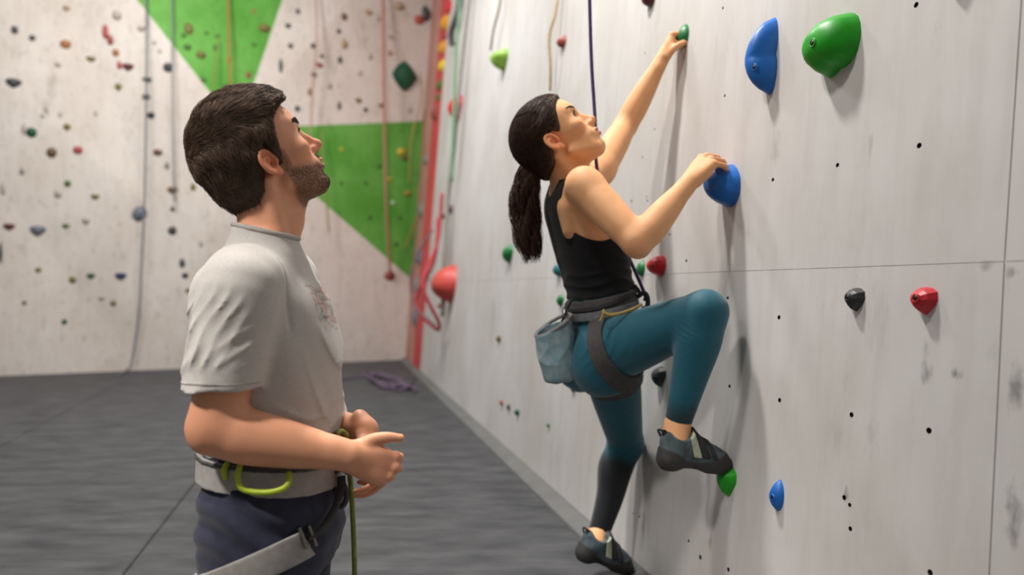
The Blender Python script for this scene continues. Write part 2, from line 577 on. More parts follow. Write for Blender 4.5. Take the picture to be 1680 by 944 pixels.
# ================================================================ climbing holds
HOLD_COL = dict(
    blue=(26, 106, 196), green=(28, 160, 24), lime=(142, 186, 74), red=(206, 40, 52), black=(52, 54, 56), teal=(30, 104, 112),
    forest=(30, 118, 62), dgreen=(24, 84, 58), coral=(226, 72, 64), coralf=(206, 84, 74), slate=(112, 118, 130), dgrey=(72, 74, 76), charcoal=(52, 56, 58),
    olive=(122, 112, 62), orange=(196, 116, 44), brown=(112, 84, 66), tan=(170, 150, 116), pale=(182, 172, 162), navy=(34, 58, 96),
    yellow=(224, 190, 36), mint=(170, 200, 160), rust=(150, 74, 66), maroon=(92, 46, 50), moss=(76, 112, 52), amber=(220, 150, 40), grey=(136, 132, 128), brick=(176, 82, 78), clay=(168, 116, 72), ochre=(178, 140, 66), lemon=(206, 180, 60))
def hold_mat(c):
    return mat("hold_plastic_" + c, srgb(*HOLD_COL[c]), 0.42, 0.16, 26, 0.10, 260, spec=0.45)
M_BOLT = mat("bolt_hole_dark", srgb(40, 34, 28), 0.45, 0.2, 120, metal=0.5)

ROUND = [1] * 12
# outlines: 12 radii, every 30 degrees, 0 = photo right, 90 = up
SHAPES = dict(
    round=ROUND,
    drop=[.86, .86, .82, .80, .82, .88, .95, 1.0, 1.0, 1.0, .98, .9],
    wedge=[.95, 1.0, .85, .80, .9, 1.0, .92, .80, .78, 1.0, .80, .82],
    tri=[.95, 1.05, .95, .85, .95, 1.05, .85, .75, .80, 1.05, .80, .75],
    crescent=[.42, .58, .82, 1.02, .96, .96, 1.0, 1.0, 1.0, 1.02, .98, .74],
    blob=[.98, 1.0, 1.05, 1.0, .92, .9, .98, 1.05, 1.06, 1.0, .78, .92],
    held=[.90, .70, .62, .66, .76, .90, 1.0, 1.02, 1.0, .98, 1.08, 1.08],
    leaf=[.80, .80, .86, 1.0, .86, .86, .95, .95, .94, 1.0, .92, .85],
    diamond=[1.0, .82, .84, 1.0, .84, .86, 1.0, .84, .84, 1.02, .84, .84])

def hold(wall, px, py, w, h, color, label, shape="round", group=None, prot=0.7, peak=(-0.25, -0.1), e=2.2, facet=False,
         bolt=None, tilt=0.0, rings=7):
    seg = 12 if facet else 24
    if wall == 'R':
        c = wall_px(px, py); n, up = W_N, W_V; right = -W_U
    else:
        c, n = back_hit(px, py); right = unit(np.cross(V(0, 0, 1), n)); right = right if right[0] > 0 else -right; up = np.cross(right, -n); up = up if up[2] > 0 else -up
    s = FPX / c[1]
    view = unit(c - V(0, 0, CAM_Z))
    sn = abs(np.dot(view, n))                 # how squarely the wall faces the lens
    cs = math.sqrt(max(0, 1 - sn * sn))
    hv = h / 2 / s
    hu = (w / s) / (2 * sn + prot * cs * 0.75)
    hu = min(hu, hv * 1.5)
    pr = prot * hu
    if wall == 'R':                           # the far edge of the foot stays where the photo has it
        c = wall_px(px + max(0.0, w / 2 - hu * sn * s), py)
    elif True:
        c = c + n * (0.0)
    ro = np.interp(np.linspace(0, 12, seg, endpoint=False), np.arange(13), SHAPES[shape] + SHAPES[shape][:1])
    rnd = random.Random(int(px * 31 + py))
    vs = []
    ct, st = math.cos(tilt), math.sin(tilt)
    for i in range(rings + 1):
        rho = 1 - i / rings
        zz = pr * (1 - rho ** e) ** 0.75
        for k in range(seg):
            a = 2 * math.pi * k / seg
            jit = 1 + (rnd.uniform(-.05, .05) if facet and 0 < i else 0)
            x = ro[k] * math.cos(a) * rho * jit + peak[0] * (1 - rho)
            y = ro[k] * math.sin(a) * rho * jit + peak[1] * (1 - rho)
            x, y = x * ct - y * st, x * st + y * ct
            vs.append(c + right * x * hu + up * y * hv + n * zz)
        if i == 0:                             # a foot a little behind the wall face so it sits flush
            for k in range(seg):
                vs.append(vs[k] - n * 0.0)
    fs = []
    m = rings + 2
    vs = np.array(vs).reshape(m, seg, 3)
    vs[0] = vs[0] - n * 0.002
    for i in range(m - 1):
        for k in range(seg):
            k2 = (k + 1) % seg
            fs.append((i * seg + k, i * seg + k2, (i + 1) * seg + k2, (i + 1) * seg + k))
    flatv = vs.reshape(-1, 3)
    flatv = np.vstack([flatv[:-seg], flatv[-seg:].mean(0)[None]])
    top = len(flatv) - 1
    fs = [f for f in fs if max(f) < top] + [((m - 2) * seg + k, (m - 2) * seg + (k + 1) % seg, top) for k in range(seg)]
    fs.append(tuple(range(seg))[::-1])
    o = mesh_obj("climbing_hold", flatv, fs, hold_mat(color), smooth=not facet)
    if facet: bevel(o, min(hu, hv) * 0.06, 2)
    tag(o, label, "climbing hold", group)
    if bolt:
        bv = BVHTree.FromPolygons([Vector(p) for p in flatv], fs)
        d = Vector(((bolt[0] - 840) / FPX, 1, (470 - bolt[1]) / FPX)).normalized()
        loc, nor, _, _ = bv.ray_cast(Vector((0, 0, CAM_Z)), d)
        if loc is not None:
            if nor.dot(d) > 0: nor = -nor
            nn = unit(0.35 * np.array(nor) + 0.65 * n)
            a1 = unit(np.cross(nn, V(0, 0, 1))); a2 = np.cross(a1, nn)
            L0 = np.array(loc)
            rr = bolt[2] / s
            ang = np.linspace(0, 2 * np.pi, 16, endpoint=False)
            R = lambda r, z: np.array([L0 + r * (math.cos(t) * a1 + math.sin(t) * a2) + nn * z for t in ang])
            q = [R(rr * 1.25, -0.004), R(rr * 1.12, 0.0016), R(rr * 0.9, 0.0016), R(rr * 0.8, -0.001)]
            v = np.vstack(q); f = [(i * 16 + k, i * 16 + (k + 1) % 16, (i + 1) * 16 + (k + 1) % 16, (i + 1) * 16 + k) for i in range(3) for k in range(16)]
            rim = mesh_obj("bolt_rim", v, f, hold_mat(color), o)
            v2 = np.vstack([R(rr * 0.86, -0.001), R(rr * 0.84, 0.0012)])
            f2 = [tuple(range(16, 32))] + [(k, (k + 1) % 16, (k + 1) % 16 + 16, k + 16) for k in range(16)]
            mesh_obj("bolt", v2, f2, M_BOLT, o)
    return o

# ---- right wall, by eye from the photograph
hold('R', 1254, 92, 52, 124, 'blue', "large blue crescent hold high on the right wall", "crescent", prot=1.5, peak=(-.45, -.15), e=2.6, bolt=(1237, 110, 5))
hold('R', 1362, 75, 88, 102, 'green', "large glossy green hold at the top of the right wall", "blob", prot=0.95, peak=(-.3, -.12), e=2.8, bolt=(1333, 70, 6.5), tilt=-0.35)
hold('R', 1186, 298, 58, 84, 'blue', "blue hold gripped by the climber's near hand", "held", prot=1.15, peak=(-.35, -.1), e=2.6)
hold('R', 1120, 58, 22, 38, 'forest', "small green hold gripped by the climber's upper hand", "leaf", prot=0.8)
hold('R', 1077, 435, 34, 40, 'red', "red faceted hold below the climber's bent elbow", "drop", prot=0.9, facet=True, rings=4, bolt=(1072, 436, 3))
hold('R', 1051, 441, 16, 28, 'forest', "small green hold beside the red one under the climber's elbow", "leaf", prot=0.8)
hold('R', 1401, 490, 36, 44, 'black', "black faceted hold left of a red one on the right wall", "wedge", prot=0.85, facet=True, rings=4, bolt=(1390, 488, 5))
hold('R', 1514, 492, 48, 52, 'red', "red faceted hold nearest the right edge of the picture", "wedge", prot=0.85, facet=True, rings=4, bolt=(1502, 489, 6))
hold('R', 1274, 813, 28, 52, 'blue', "small blue leaf-shaped hold low on the right wall", "leaf", prot=0.8, bolt=(1267, 816, 4))
hold('R', 1191, 789, 34, 50, 'green', "green wedge hold under the climber's raised shoe", "tri", prot=1.0, peak=(-.2, .15))
hold('R', 1080, 617, 26, 36, 'charcoal', "dark hold half hidden behind the climber's raised shin", "tri", prot=0.8, facet=True, rings=4)
hold('R', 1064, -2, 24, 26, 'maroon', "dark red hold cut off by the top edge above the purple rope's right", "drop", prot=0.8)
hold('R', 1556, -52, 60, 70, 'grey', "hold just above the picture whose shadow falls near the right top", "tri", prot=1.0)
hold('R', 833, 416, 17, 32, 'forest', "green pointed hold behind the tip of the ponytail", "tri", prot=0.8)
hold('R', 915, 443, 16, 24, 'teal', "teal hold peeking out behind the climber's black top", "leaf", prot=0.8)
hold('R', 919, 493, 12, 22, 'forest', "small green hold just left of the climber's waist belt", "tri", prot=0.8)
hold('R', 940, 632, 12, 26, 'forest', "small green hold just below the chalk bag", "tri", prot=0.7)
hold('R', 818, 556, 8, 14, 'olive', "tiny olive hold alone on the wall left of the chalk bag", "tri", prot=0.7)
hold('R', 822, 661, 8, 10, 'rust', "tiny rusty hold, first of three in a low row", "drop", prot=0.7)
hold('R', 834, 668, 7, 12, 'dgrey', "tiny grey hold, middle of three in a low row", "drop", prot=0.7)
hold('R', 848, 677, 9, 12, 'dgreen', "tiny dark green hold, last of three in a low row", "tri", prot=0.7)
hold('R', 898, 698, 9, 8, 'forest', "tiny green hold low on the wall below the chalk bag", "drop", prot=0.7)
hold('R', 820, 98, 26, 36, 'lime', "lime green hold with a sling above it, left of the climber's head", "tri", prot=0.9, peak=(-.3, .1))
hold('R', 921, 68, 17, 22, 'rust', "small reddish hold on a hanging sling above the climber's head", "drop", prot=0.7)
hold('R', 748, 176, 20, 42, 'red', "red pointed hold beside the rope bundle in the far corner", "tri", prot=0.9)
hold('R', 731, 466, 34, 60, 'coralf', "big coral red hold behind the hanging ropes in the far corner", "blob", prot=1.0)
hold('R', 738, 343, 10, 16, 'maroon', "small dark red hold on the rope bundle, above a dark one", "drop", prot=0.8)
hold('R', 728, 355, 9, 12, 'charcoal', "small dark hold left of the rope bundle in the far corner", "drop", prot=0.8)
hold('R', 722, 502, 12, 14, 'rust', "small red and green hold under the big coral one", "drop", prot=0.8)
hold('R', 702, 453, 8, 12, 'mint', "pale green hold between the red strip and the coral hold", "drop", prot=0.8)
# coloured blocks stacked on the corner strip
for i, (px, py, w, h, c, lab) in enumerate([
        (732, 12, 17, 22, 'red', "red block at the very top of the corner strip"),
        (731, 9, 9, 10, 'dgreen', "dark green block on the red one at the top of the corner strip"),
        (728, 37, 15, 28, 'amber', "upper amber block on the corner strip"),
        (725, 62, 13, 9, 'maroon', "maroon block between the two amber blocks of the corner strip"),
        (724, 78, 13, 24, 'amber', "lower amber block on the corner strip"),
        (723, 108, 12, 22, 'yellow', "yellow block below the amber ones on the corner strip"),
        (719, 140, 12, 20, 'moss', "green block on the corner strip level with the dark green volume"),
        (716, 160, 11, 14, 'forest', "lower green block on the corner strip"),
        (713, 186, 11, 26, 'rust', "rust red block on the corner strip above the green panel"),
        (697, 262, 10, 18, 'grey', "grey block on the red strip beside the yellow hold"),
        (690, 345, 9, 26, 'grey', "grey block halfway down the red corner strip"),
        (687, 420, 10, 34, 'slate', "slate block on the red strip left of the coral hold"),
        (683, 468, 9, 30, 'grey', "grey block low on the red corner strip"),
        (681, 520, 8, 34, 'slate', "lowest slate block on the red corner strip")]):
    hold('R', px, py, w, h, c, lab, "round", prot=0.5, facet=True, rings=3)

# ---- back wall
B = [
 (664, 125, 46, 52, 'dgreen', 'diamond', "big dark green faceted volume on the white back wall", None),
 (699, 22, 18, 28, 'dgrey', 'leaf', "dark grey hold next to a red one at the top of the back wall", None),
 (688, 32, 20, 18, 'brick', 'drop', "red hold next to a dark grey one at the top of the back wall", None),
 (659, 249, 18, 15, 'lemon', 'drop', "bright yellow hold on the lower green panel", None),
 (663, 259, 15, 10, 'olive', 'drop', "dark olive hold right under the yellow one on green", None),
 (669, 317, 15, 10, 'ochre', 'drop', "amber hold on the lower green panel below the yellow one", None),
 (688, 312, 12, 7, 'lemon', 'drop', "flat yellow hold right of the amber one on green", None),
 (639, 294, 8, 8, 'lemon', 'drop', "tiny yellow hold next to the pink rope on green", None),
 (560, 245, 6, 8, 'lemon', 'drop', "tiny yellow hold on green near the man's nose", None),
 (687, 373, 14, 9, 'mint', 'drop', "pale mint hold at the right edge of the green panel", None),
 (645, 333, 10, 10, 'mint', 'drop', "small mint hold right of the pink rope on green", None),
 (640, 452, 22, 18, 'rust', 'drop', "rusty red hold at the diagonal lower edge of the green panel", None),
 (22, 136, 27, 19, 'dgrey', 'wedge', "dark grey wide hold at the far left under two small ones", None),
 (52, 217, 18, 19, 'dgreen', 'drop', "dark green hold at the left, above a brown one", None),
 (85, 250, 18, 19, 'brown', 'drop', "dark brown hold left of a red one on the white wall", None),
 (128, 246, 17, 15, 'brick', 'drop', "red round hold on the left white panel", None),
 (108, 72, 19, 17, 'clay', 'drop', "orange brown hold high on the left white panel", None),
 (109, 13, 13, 11, 'tan', 'drop', "tan hold at the top left above the orange one", None),
 (149, 97, 19, 11, 'olive', 'wedge', "flat olive hold right of the orange one", None),
 (173, 52, 12, 26, 'brick', 'leaf', "long faded red hold at the top of the red chain", None),
 (181, 66, 12, 18, 'rust', 'leaf', "faded red hold hanging below the long one", None),
 (190, 86, 13, 14, 'clay', 'drop', "orange hold in the middle of the red chain", None),
 (196, 107, 10, 15, 'brick', 'leaf', "thin red hold at the lower end of the red chain", None),
 (210, 110, 20, 15, 'maroon', 'wedge', "dark maroon hold right of the red chain", None),
 (194, 143, 13, 15, 'olive', 'wedge', "olive hold below the maroon one", None),
 (241, 131, 26, 11, 'charcoal', 'wedge', "flat black hold on the grey rope, topmost of three", None),
 (240, 159, 14, 13, 'charcoal', 'drop', "black hold on the grey rope, middle of three", None),
 (248, 189, 14, 13, 'charcoal', 'drop', "black hold on the grey rope, lowest of three", None),
 (276, 110, 18, 18, 'dgrey', 'drop', "grey hold at the left edge of the upper green panel", None),
 (24, 49, 13, 15, 'dgrey', 'leaf', "small grey hold nearest the top left corner", None),
 (53, 62, 11, 12, 'dgrey', 'drop', "small grey hold right of the corner one at the top left", None),
 (110, 208, 13, 13, 'olive', 'drop', "small olive hold above the red round one", None),
 (192, 25, 18, 18, 'pale', 'leaf', "pale grey hold at the top right of the red chain", None),
 (232, 47, 16, 13, 'pale', 'wedge', "pale grey hold touching the upper green panel's edge", None),
 (111, 301, 12, 13, 'moss', 'drop', "small green hold below the red round one", None),
 (156, 323, 17, 10, 'olive', 'wedge', "olive brown hold right of the small green one", None),
 (36, 282, 9, 12, 'grey', 'leaf', "small faint grey hold left of the brown one", None),
 (108, 371, 14, 9, 'moss', 'wedge', "flat moss green hold right of the slate one", None),
 (15, 372, 19, 13, 'maroon', 'wedge', "dark maroon hold at the left edge beside the slate one", None),
 (62, 378, 27, 19, 'slate', 'wedge', "slate blue wide hold on the left white panel", None),
 (229, 351, 24, 26, 'slate', 'blob', "slate blue round hold on the grey rope", None),
 (259, 250, 18, 12, 'brown', 'leaf', "brown hold right of the grey rope behind the man's head", None),
 (283, 312, 19, 13, 'brown', 'wedge', "brown hold on the shaded panel left of the man's neck", None),
 (283, 343, 8, 10, 'dgrey', 'drop', "tiny dark hold in line above the round grey one", None),
 (283, 378, 16, 16, 'dgrey', 'drop', "round dark grey hold on the shaded panel left of the man's collar", None),
 (274, 272, 9, 14, 'grey', 'leaf', "small grey hold between the two brown ones", None),
 (317, 307, 10, 14, 'olive', 'leaf', "olive hold right beside the man's nape", None),
 (1, 415, 7, 38, 'dgrey', 'leaf', "tall dark hold cut by the left edge", None),
 (63, 443, 11, 9, 'olive', 'drop', "small olive hold below the slate wide one", None),
 (119, 459, 13, 13, 'olive', 'drop', "dark olive hold, first in the low row of three", None),
 (149, 453, 16, 10, 'dgreen', 'wedge', "dark green hold, second in the low row of three", None),
 (198, 453, 20, 13, 'navy', 'wedge', "navy hold, third in the low row of three", None),
 (186, 498, 11, 9, 'olive', 'drop', "small olive hold below the navy one", None),
 (40, 497, 8, 8, 'brown', 'drop', "tiny brown hold low at the left", None),
 (106, 528, 10, 10, 'dgreen', 'drop', "small dark green hold, lowest on the left panel", None),
 (299, 432, 11, 17, 'dgrey', 'leaf', "grey upright hold left of the man's shoulder", None),
 (304, 452, 12, 11, 'charcoal', 'drop', "black hold left of the man's shoulder", None),
 (309, 477, 12, 9, 'olive', 'wedge', "olive hold touching the man's sleeve outline", None),
 (310, 47, 16, 22, 'olive', 'leaf', "olive hold at the left of the upper green panel", None),
 (434, 46, 22, 17, 'olive', 'leaf', "olive hold at the right of the upper green panel", None),
 (330, 90, 18, 15, 'olive', 'leaf', "olive hold low on the upper green panel", None),
 (376, 98, 8, 18, 'ochre', 'leaf', "amber hold on the orange rope of the green panel", None),
 (416, 18, 8, 8, 'clay', 'drop', "tiny orange hold at the top of the green panel", None),
 (408, 123, 10, 12, 'rust', 'drop', "rust red hold just above the man's hair on green", None),
 (640, 87, 8, 10, 'clay', 'drop', "tiny orange hold above the dark green volume", None),
 (565, 27, 12, 14, 'brown', 'drop', "brown hold on the white panel above the man's brow", None),
 (565, 72, 14, 18, 'tan', 'leaf', "tan hold below the brown one above the man's brow", None),
 (524, 107, 14, 10, 'rust', 'wedge', "rusty hold on the white panel in front of the man's hair", None),
 (509, 151, 10, 14, 'olive', 'leaf', "olive upright hold in front of the man's forehead", None),
 (588, 165, 13, 10, 'olive', 'wedge', "olive hold just above the lower green panel", None),
 (626, 173, 12, 8, 'brown', 'drop', "brown hold on the pink rope just above green", None),
 (605, 20, 24, 10, 'tan', 'crescent', "tan curved hold at the top of the white panel", None),
 (655, 10, 20, 16, 'tan', 'leaf', "tan hold at the top left of the dark grey and red pair", None),
 (461, 108, 8, 26, 'dgrey', 'leaf', "tall grey hold at the right edge of the upper green panel", None)]
for x, y, w, h, lab in [
        (473, 42, 11, 10, "small dark hold right of the upper green panel, higher of two"), (477, 75, 10, 10, "small dark hold right of the upper green panel, lower of two"),
        (489, 18, 8, 12, "small dark upright hold nearest the top right of the upper green panel"), (556, 51, 9, 9, "small dark hold between the brown and tan holds"),
        (514, 75, 10, 10, "small dark hold beside the thin pinkish rope, above a rusty one"), (515, 122, 11, 10, "small dark hold just below the rusty one by the man's hair"),
        (557, 173, 7, 16, "thin upright dark hold just above the lower green panel"), (600, 180, 9, 9, "small dark hold right of the olive one above the lower green panel"),
        (488, 178, 10, 12, "small dark hold touching the man's brow outline"), (558, 98, 9, 14, "dark upright hold below the tan one on the white panel"),
        (528, 92, 8, 8, "tiny dark hold just above the rusty one by the man's hair"), (707, 136, 10, 9, "small dark hold between the green volume and the corner strip")]:
    B.append((x, y, w, h, 'dgrey', 'drop', lab, "small dark holds right of the man's hair"))
for x, y, w, h, lab in [
        (339, 54, 8, 7, "tiny green hold on the upper green panel, left of a pair"), (357, 59, 9, 7, "tiny green hold on the upper green panel, right of a pair"),
        (308, 77, 14, 12, "dark green hold under the left olive one on the upper green panel"), (354, 78, 10, 12, "dark green hold left of the orange rope, below the tiny pair"),
        (417, 73, 8, 8, "tiny dark green hold right of the orange rope on the upper panel"), (334, 131, 10, 10, "dark green hold near the left edge low on the upper green panel"),
        (372, 142, 13, 13, "dark green hold right above the crown of the man's head"), (302, 58, 10, 8, "tiny dark green hold at the left olive one's lower end"),
        (622, 272, 10, 10, "dark green hold left of the pink rope on the lower panel"), (607, 356, 8, 10, "dark green hold low on the lower panel, left of the pink rope"),
        (656, 356, 8, 9, "dark green hold low on the lower panel, right of the pink rope"), (600, 300, 8, 8, "tiny dark green hold in the middle of the lower green panel"),
        (560, 300, 7, 8, "tiny dark green hold in front of the man's chin"), (650, 400, 9, 9, "lowest dark green hold on the lower green panel")]:
    B.append((x, y, w, h, 'moss', 'drop', lab, "small dark green holds on green"))
small = "faint pale hold scattered over the white back wall"
for x, y, w, h in [(76, 180, 9, 12), (70, 190, 8, 9), (99, 188, 8, 10), (157, 186, 7, 10), (95, 106, 12, 10), (141, 362, 14, 14), (95, 318, 14, 16),
                   (167, 489, 12, 8), (40, 212, 10, 20), (5, 310, 10, 24), (607, 92, 10, 14), (620, 30, 10, 12), (640, 60, 12, 9),
                   (540, 140, 12, 14), (253, 70, 8, 8), (262, 84, 8, 7), (330, 400, 8, 12), (183, 60, 8, 9), (590, 120, 9, 9), (672, 180, 10, 12)]:
    B.append((x, y, w, h, 'pale', 'leaf', small, "faint pale holds on the back wall"))
for x, y, w, h, c, sh, lab, grp in B:
    fc = sh in ('wedge', 'diamond')
    hold('B', x, y, w, h, c, lab, sh, group=grp, prot=0.6 if w < 40 else 0.55, facet=fc, rings=4, peak=(0, .1), tilt=(0.5 if sh == 'leaf' and h < w * 1.9 else 0.0))

# ================================================================ ropes and slings
def rope(path, r, color, label, name="rope", var=0.35, sides=7, n=10, group=None, smooth_n=True):
    p = catmull(path, n) if len(path) > 2 else catmull([path[0], (V(path[0]) + V(path[1])) / 2, path[1]], n)
    v, f = tube(p, r, sides)
    o = mesh_obj(name, v, f, mat("braid_%d_%d_%d" % color, srgb(*color), 0.8, var, 90, 0.4, 320))
    return tag(o, label, "rope", group)
def on_back(px, py, off=0.06):
    p = back_hit(px, py)[0]
    return p + (V(0, 0, CAM_Z) - p) * (off / 11.0)
def on_right(px, py, off=0.03):
    return wall_px(px, py) + W_N * off

rope([on_back(240, -60), on_back(240, 120, .3), on_back(237, 320, .35), on_back(232, 440, .25), on_back(228, 520, .16), on_back(216, 596, .12),
      floor_px(207, 612) + V(0, 0, .03), floor_px(196, 618) + V(0, 0, .016)], 0.012, (120, 122, 132),
     "long grey rope hanging down the left white panel to the mat")
rope([on_back(283, -60), on_back(283, 120, .2), on_back(285, 260, .16), on_back(287, 330, .1)], 0.010, (128, 134, 138),
     "thin grey rope on the left side of the upper green panel")
rope([on_back(374, -60), on_back(376, 90, .2), on_back(380, 190, .12)], 0.013, (178, 116, 62), "orange brown rope on the upper green panel")
rope([on_back(358, 60, .1), on_back(352, 120, .2), on_back(344, 190, .12)], 0.008, (150, 140, 70), "thin olive cord beside the orange rope on green")
rope([on_back(516, -60), on_back(519, 60, .2), on_back(512, 150, .2), on_back(508, 240, .14)], 0.010, (198, 150, 136), "thin pinkish rope right of the man's forehead")
rope([on_back(628, -60), on_back(629, 120, .3), on_back(632, 280, .35), on_back(634, 350, .3), on_back(640, 450, .1)], 0.017, (188, 122, 108),
     "pink rope running down the white and lower green panels")
rope([on_back(690, 120, .1), on_back(690, 170, .2), on_back(675, 225, .2), on_back(672, 300, .1)], 0.009, (186, 150, 88), "thin tan cord left of the corner strip")
rope([on_back(696, 180, .1), on_back(692, 240, .2), on_back(690, 330, .2), on_back(664, 410, .1)], 0.009, (170, 128, 70), "thin brown cord hanging over the green panel's right side")
rope([on_back(528, 215, .1), on_back(531, 280, .2), on_back(540, 380, .2)], 0.010, (140, 150, 72), "olive cord on green in front of the man's mouth")

rope([on_right(783, -40, .05), on_right(772, 90, .08), on_right(760, 220, .08), on_right(748, 330, .08), on_right(742, 430, .08), on_right(736, 520, .06)], 0.022, (150, 146, 138),
     "thick grey rope of the bundle in the far corner")
rope([on_right(774, -40, .1), on_right(768, 90, .12), on_right(764, 200, .12), on_right(758, 300, .1)], 0.014, (106, 150, 112), "green rope of the bundle in the far corner")
rope([on_right(765, -40, .04), on_right(760, 20, .06), on_right(752, 55, .08), on_right(749, 76, .05)], 0.035, (92, 90, 94), "dark folded sling at the top of the far corner", name="sling")
rope([on_right(748, 320, .14), on_right(744, 400, .16), on_right(745, 470, .3), on_right(740, 530, .12), on_right(733, 540, .12), on_right(730, 500, .3), on_right(738, 430, .16), on_right(741, 360, .14)], 0.018, (182, 66, 74),
     "red looped sling hanging over the coral hold", name="sling")
rope([on_right(742, 380, .2), on_right(736, 440, .36), on_right(733, 500, .34), on_right(738, 538, .14)], 0.012, (120, 92, 96), "dark cord hanging with the red sling")
rope([on_right(832, -40, .03), on_right(830, 10, .05), on_right(822, 50, .06), on_right(815, 84, .05)], 0.009, (150, 128, 104), "brown sling leading down to the lime hold", name="sling")
rope([on_right(928, -40, .03), on_right(926, 20, .05), on_right(921, 62, .07), on_right(917, 110, .05), on_right(911, 150, .03)], 0.008, (176, 152, 112), "tan sling hanging above the climber's head", name="sling")

# purple rope heap on the mat at the corner
for k, (dx, dy, lab) in enumerate([(0, 0, "purple rope lying in loops on the mat by the far corner"),
                                   (-8, -5, "second loop of faded purple rope on the mat by the far corner")]):
    ctl = []
    for i in range(22):
        a = i * 0.62 + k
        ctl.append(floor_px(640 + dx + 38 * math.cos(a) * (0.5 + 0.03 * i), 632 + dy + 14 * math.sin(a * 1.1) * (0.6 + .02 * i)) + V(0, 0, 0.016 + 0.01 * (i % 3)))
    rope(ctl, 0.013, (98, 80, 104) if k == 0 else (104, 88, 108), lab, n=6)
rope([floor_px(470, 630) + V(0, 0, .013), floor_px(540, 627) + V(0, 0, .013), floor_px(600, 622) + V(0, 0, .013), floor_px(660, 640) + V(0, 0, .013), floor_px(680, 622) + V(0, 0, .013)],
     0.010, (96, 82, 102), "tail of purple rope stretched over the mat behind the man")
# ================================================================ solid modelling: smooth unions of limbs on a grid
class Grid:
    """rectilinear grid of signed distances; shapes are blended in one by one"""
    def __init__(self, xs, ys, zs):
        self.ax = [np.asarray(a, dtype=np.float32) for a in (xs, ys, zs)]
        self.d = np.full([len(a) for a in self.ax], 0.5, dtype=np.float32)

    def sub(self, lo, hi):
        sl = []
        for a, l, h in zip(self.ax, lo, hi):
            i, j = np.searchsorted(a, l), np.searchsorted(a, h)
            sl.append(slice(max(0, i - 1), min(len(a), j + 1)))
        return tuple(sl)

    def pts(self, sl):
        return (self.ax[0][sl[0]][:, None, None], self.ax[1][sl[1]][None, :, None], self.ax[2][sl[2]][None, None, :])

    def apply(self, shape, k=0.01, op='u', grow=0.0):
        m = k + 0.014 + abs(grow)
        sl = self.sub(shape.lo - m, shape.hi + m)
        if any(s.stop <= s.start for s in sl): return
        dd = (shape.f(*self.pts(sl)) - grow).astype(np.float32)
        a = self.d[sl]
        k = max(k, 1e-5)
        if op == 'u':
            h = np.maximum(k - np.abs(a - dd), 0) / k
            self.d[sl] = np.minimum(a, dd) - h * h * k * 0.25
        elif op == 's':
            b = -dd
            h = np.maximum(k - np.abs(a - b), 0) / k
            self.d[sl] = np.maximum(a, b) + h * h * k * 0.25
        return self

    def all_pts(self):
        return self.pts((slice(None),) * 3)

    def mesh(self, smooth=1):
        return surface_nets(self.d, self.ax, smooth)

def surface_nets(d, ax, smooth=1):
    ins = d < 0
    nx, ny, nz = d.shape
    c = np.zeros((nx - 1, ny - 1, nz - 1), dtype=np.int8)
    for i in (0, 1):
        for j in (0, 1):
            for k in (0, 1):
                c += ins[i:nx - 1 + i, j:ny - 1 + j, k:nz - 1 + k]
    act = np.flatnonzero((c > 0) & (c < 8))
    I, J, K = np.unravel_index(act, c.shape)
    val = np.empty((len(act), 8), dtype=np.float32)
    pos = np.empty((len(act), 8, 3), dtype=np.float32)
    offs = [(i, j, k) for i in (0, 1) for j in (0, 1) for k in (0, 1)]
    for n, (i, j, k) in enumerate(offs):
        val[:, n] = d[I + i, J + j, K + k]
        pos[:, n, 0] = ax[0][I + i]; pos[:, n, 1] = ax[1][J + j]; pos[:, n, 2] = ax[2][K + k]
    acc = np.zeros((len(act), 3), dtype=np.float64); cnt = np.zeros(len(act))
    for a in range(8):
        for b in range(a + 1, 8):
            if sum(abs(offs[a][q] - offs[b][q]) for q in range(3)) != 1: continue
            m = (val[:, a] < 0) != (val[:, b] < 0)
            va, vb = val[m, a], val[m, b]
            t = (va / (va - vb))[:, None]
            acc[m] += pos[m, a] * (1 - t) + pos[m, b] * t
            cnt[m] += 1
    verts = acc / cnt[:, None]
    quads = []
    st = (c.shape[1] * c.shape[2], c.shape[2], 1)
    for axis in range(3):
        u, v = [q for q in range(3) if q != axis]
        s0 = [slice(None)] * 3; s1 = [slice(None)] * 3
        s0[axis] = slice(0, -1); s1[axis] = slice(1, None)
        for q in (u, v):
            s0[q] = slice(1, -1); s1[q] = slice(1, -1)
        A, Bq = ins[tuple(s0)], ins[tuple(s1)]
        e = np.argwhere(A != Bq)
        if not len(e): continue
        flip = A[tuple(e.T)]
        e[:, u] += 1; e[:, v] += 1
        base = e[:, 0] * st[0] + e[:, 1] * st[1] + e[:, 2]
        q4 = np.stack([base, base - st[u], base - st[u] - st[v], base - st[v]], 1)
        if axis == 1: flip = ~flip
        q4[~flip] = q4[~flip][:, ::-1]
        quads.append(q4)
    faces = np.searchsorted(act, np.vstack(quads)).astype(np.int32)
    a_, b_, c_ = verts[faces[:, 0]], verts[faces[:, 1]], verts[faces[:, 2]]
    if np.einsum('ij,ij->', a_ - verts[0], np.cross(b_ - verts[0], c_ - verts[0])) < 0:
        faces = np.ascontiguousarray(faces[:, ::-1])
    for _ in range(abs(smooth)):
        s = np.zeros_like(verts); n = np.zeros(len(verts))
        for a in range(4):
            for b in ((a + 1) % 4, (a + 3) % 4):
                for q in range(3):
                    s[:, q] += np.bincount(faces[:, a], verts[faces[:, b], q], len(verts))
                n += np.bincount(faces[:, a], minlength=len(verts))
        verts = verts * 0.5 + 0.5 * s / np.maximum(n, 1)[:, None]
    return verts, faces

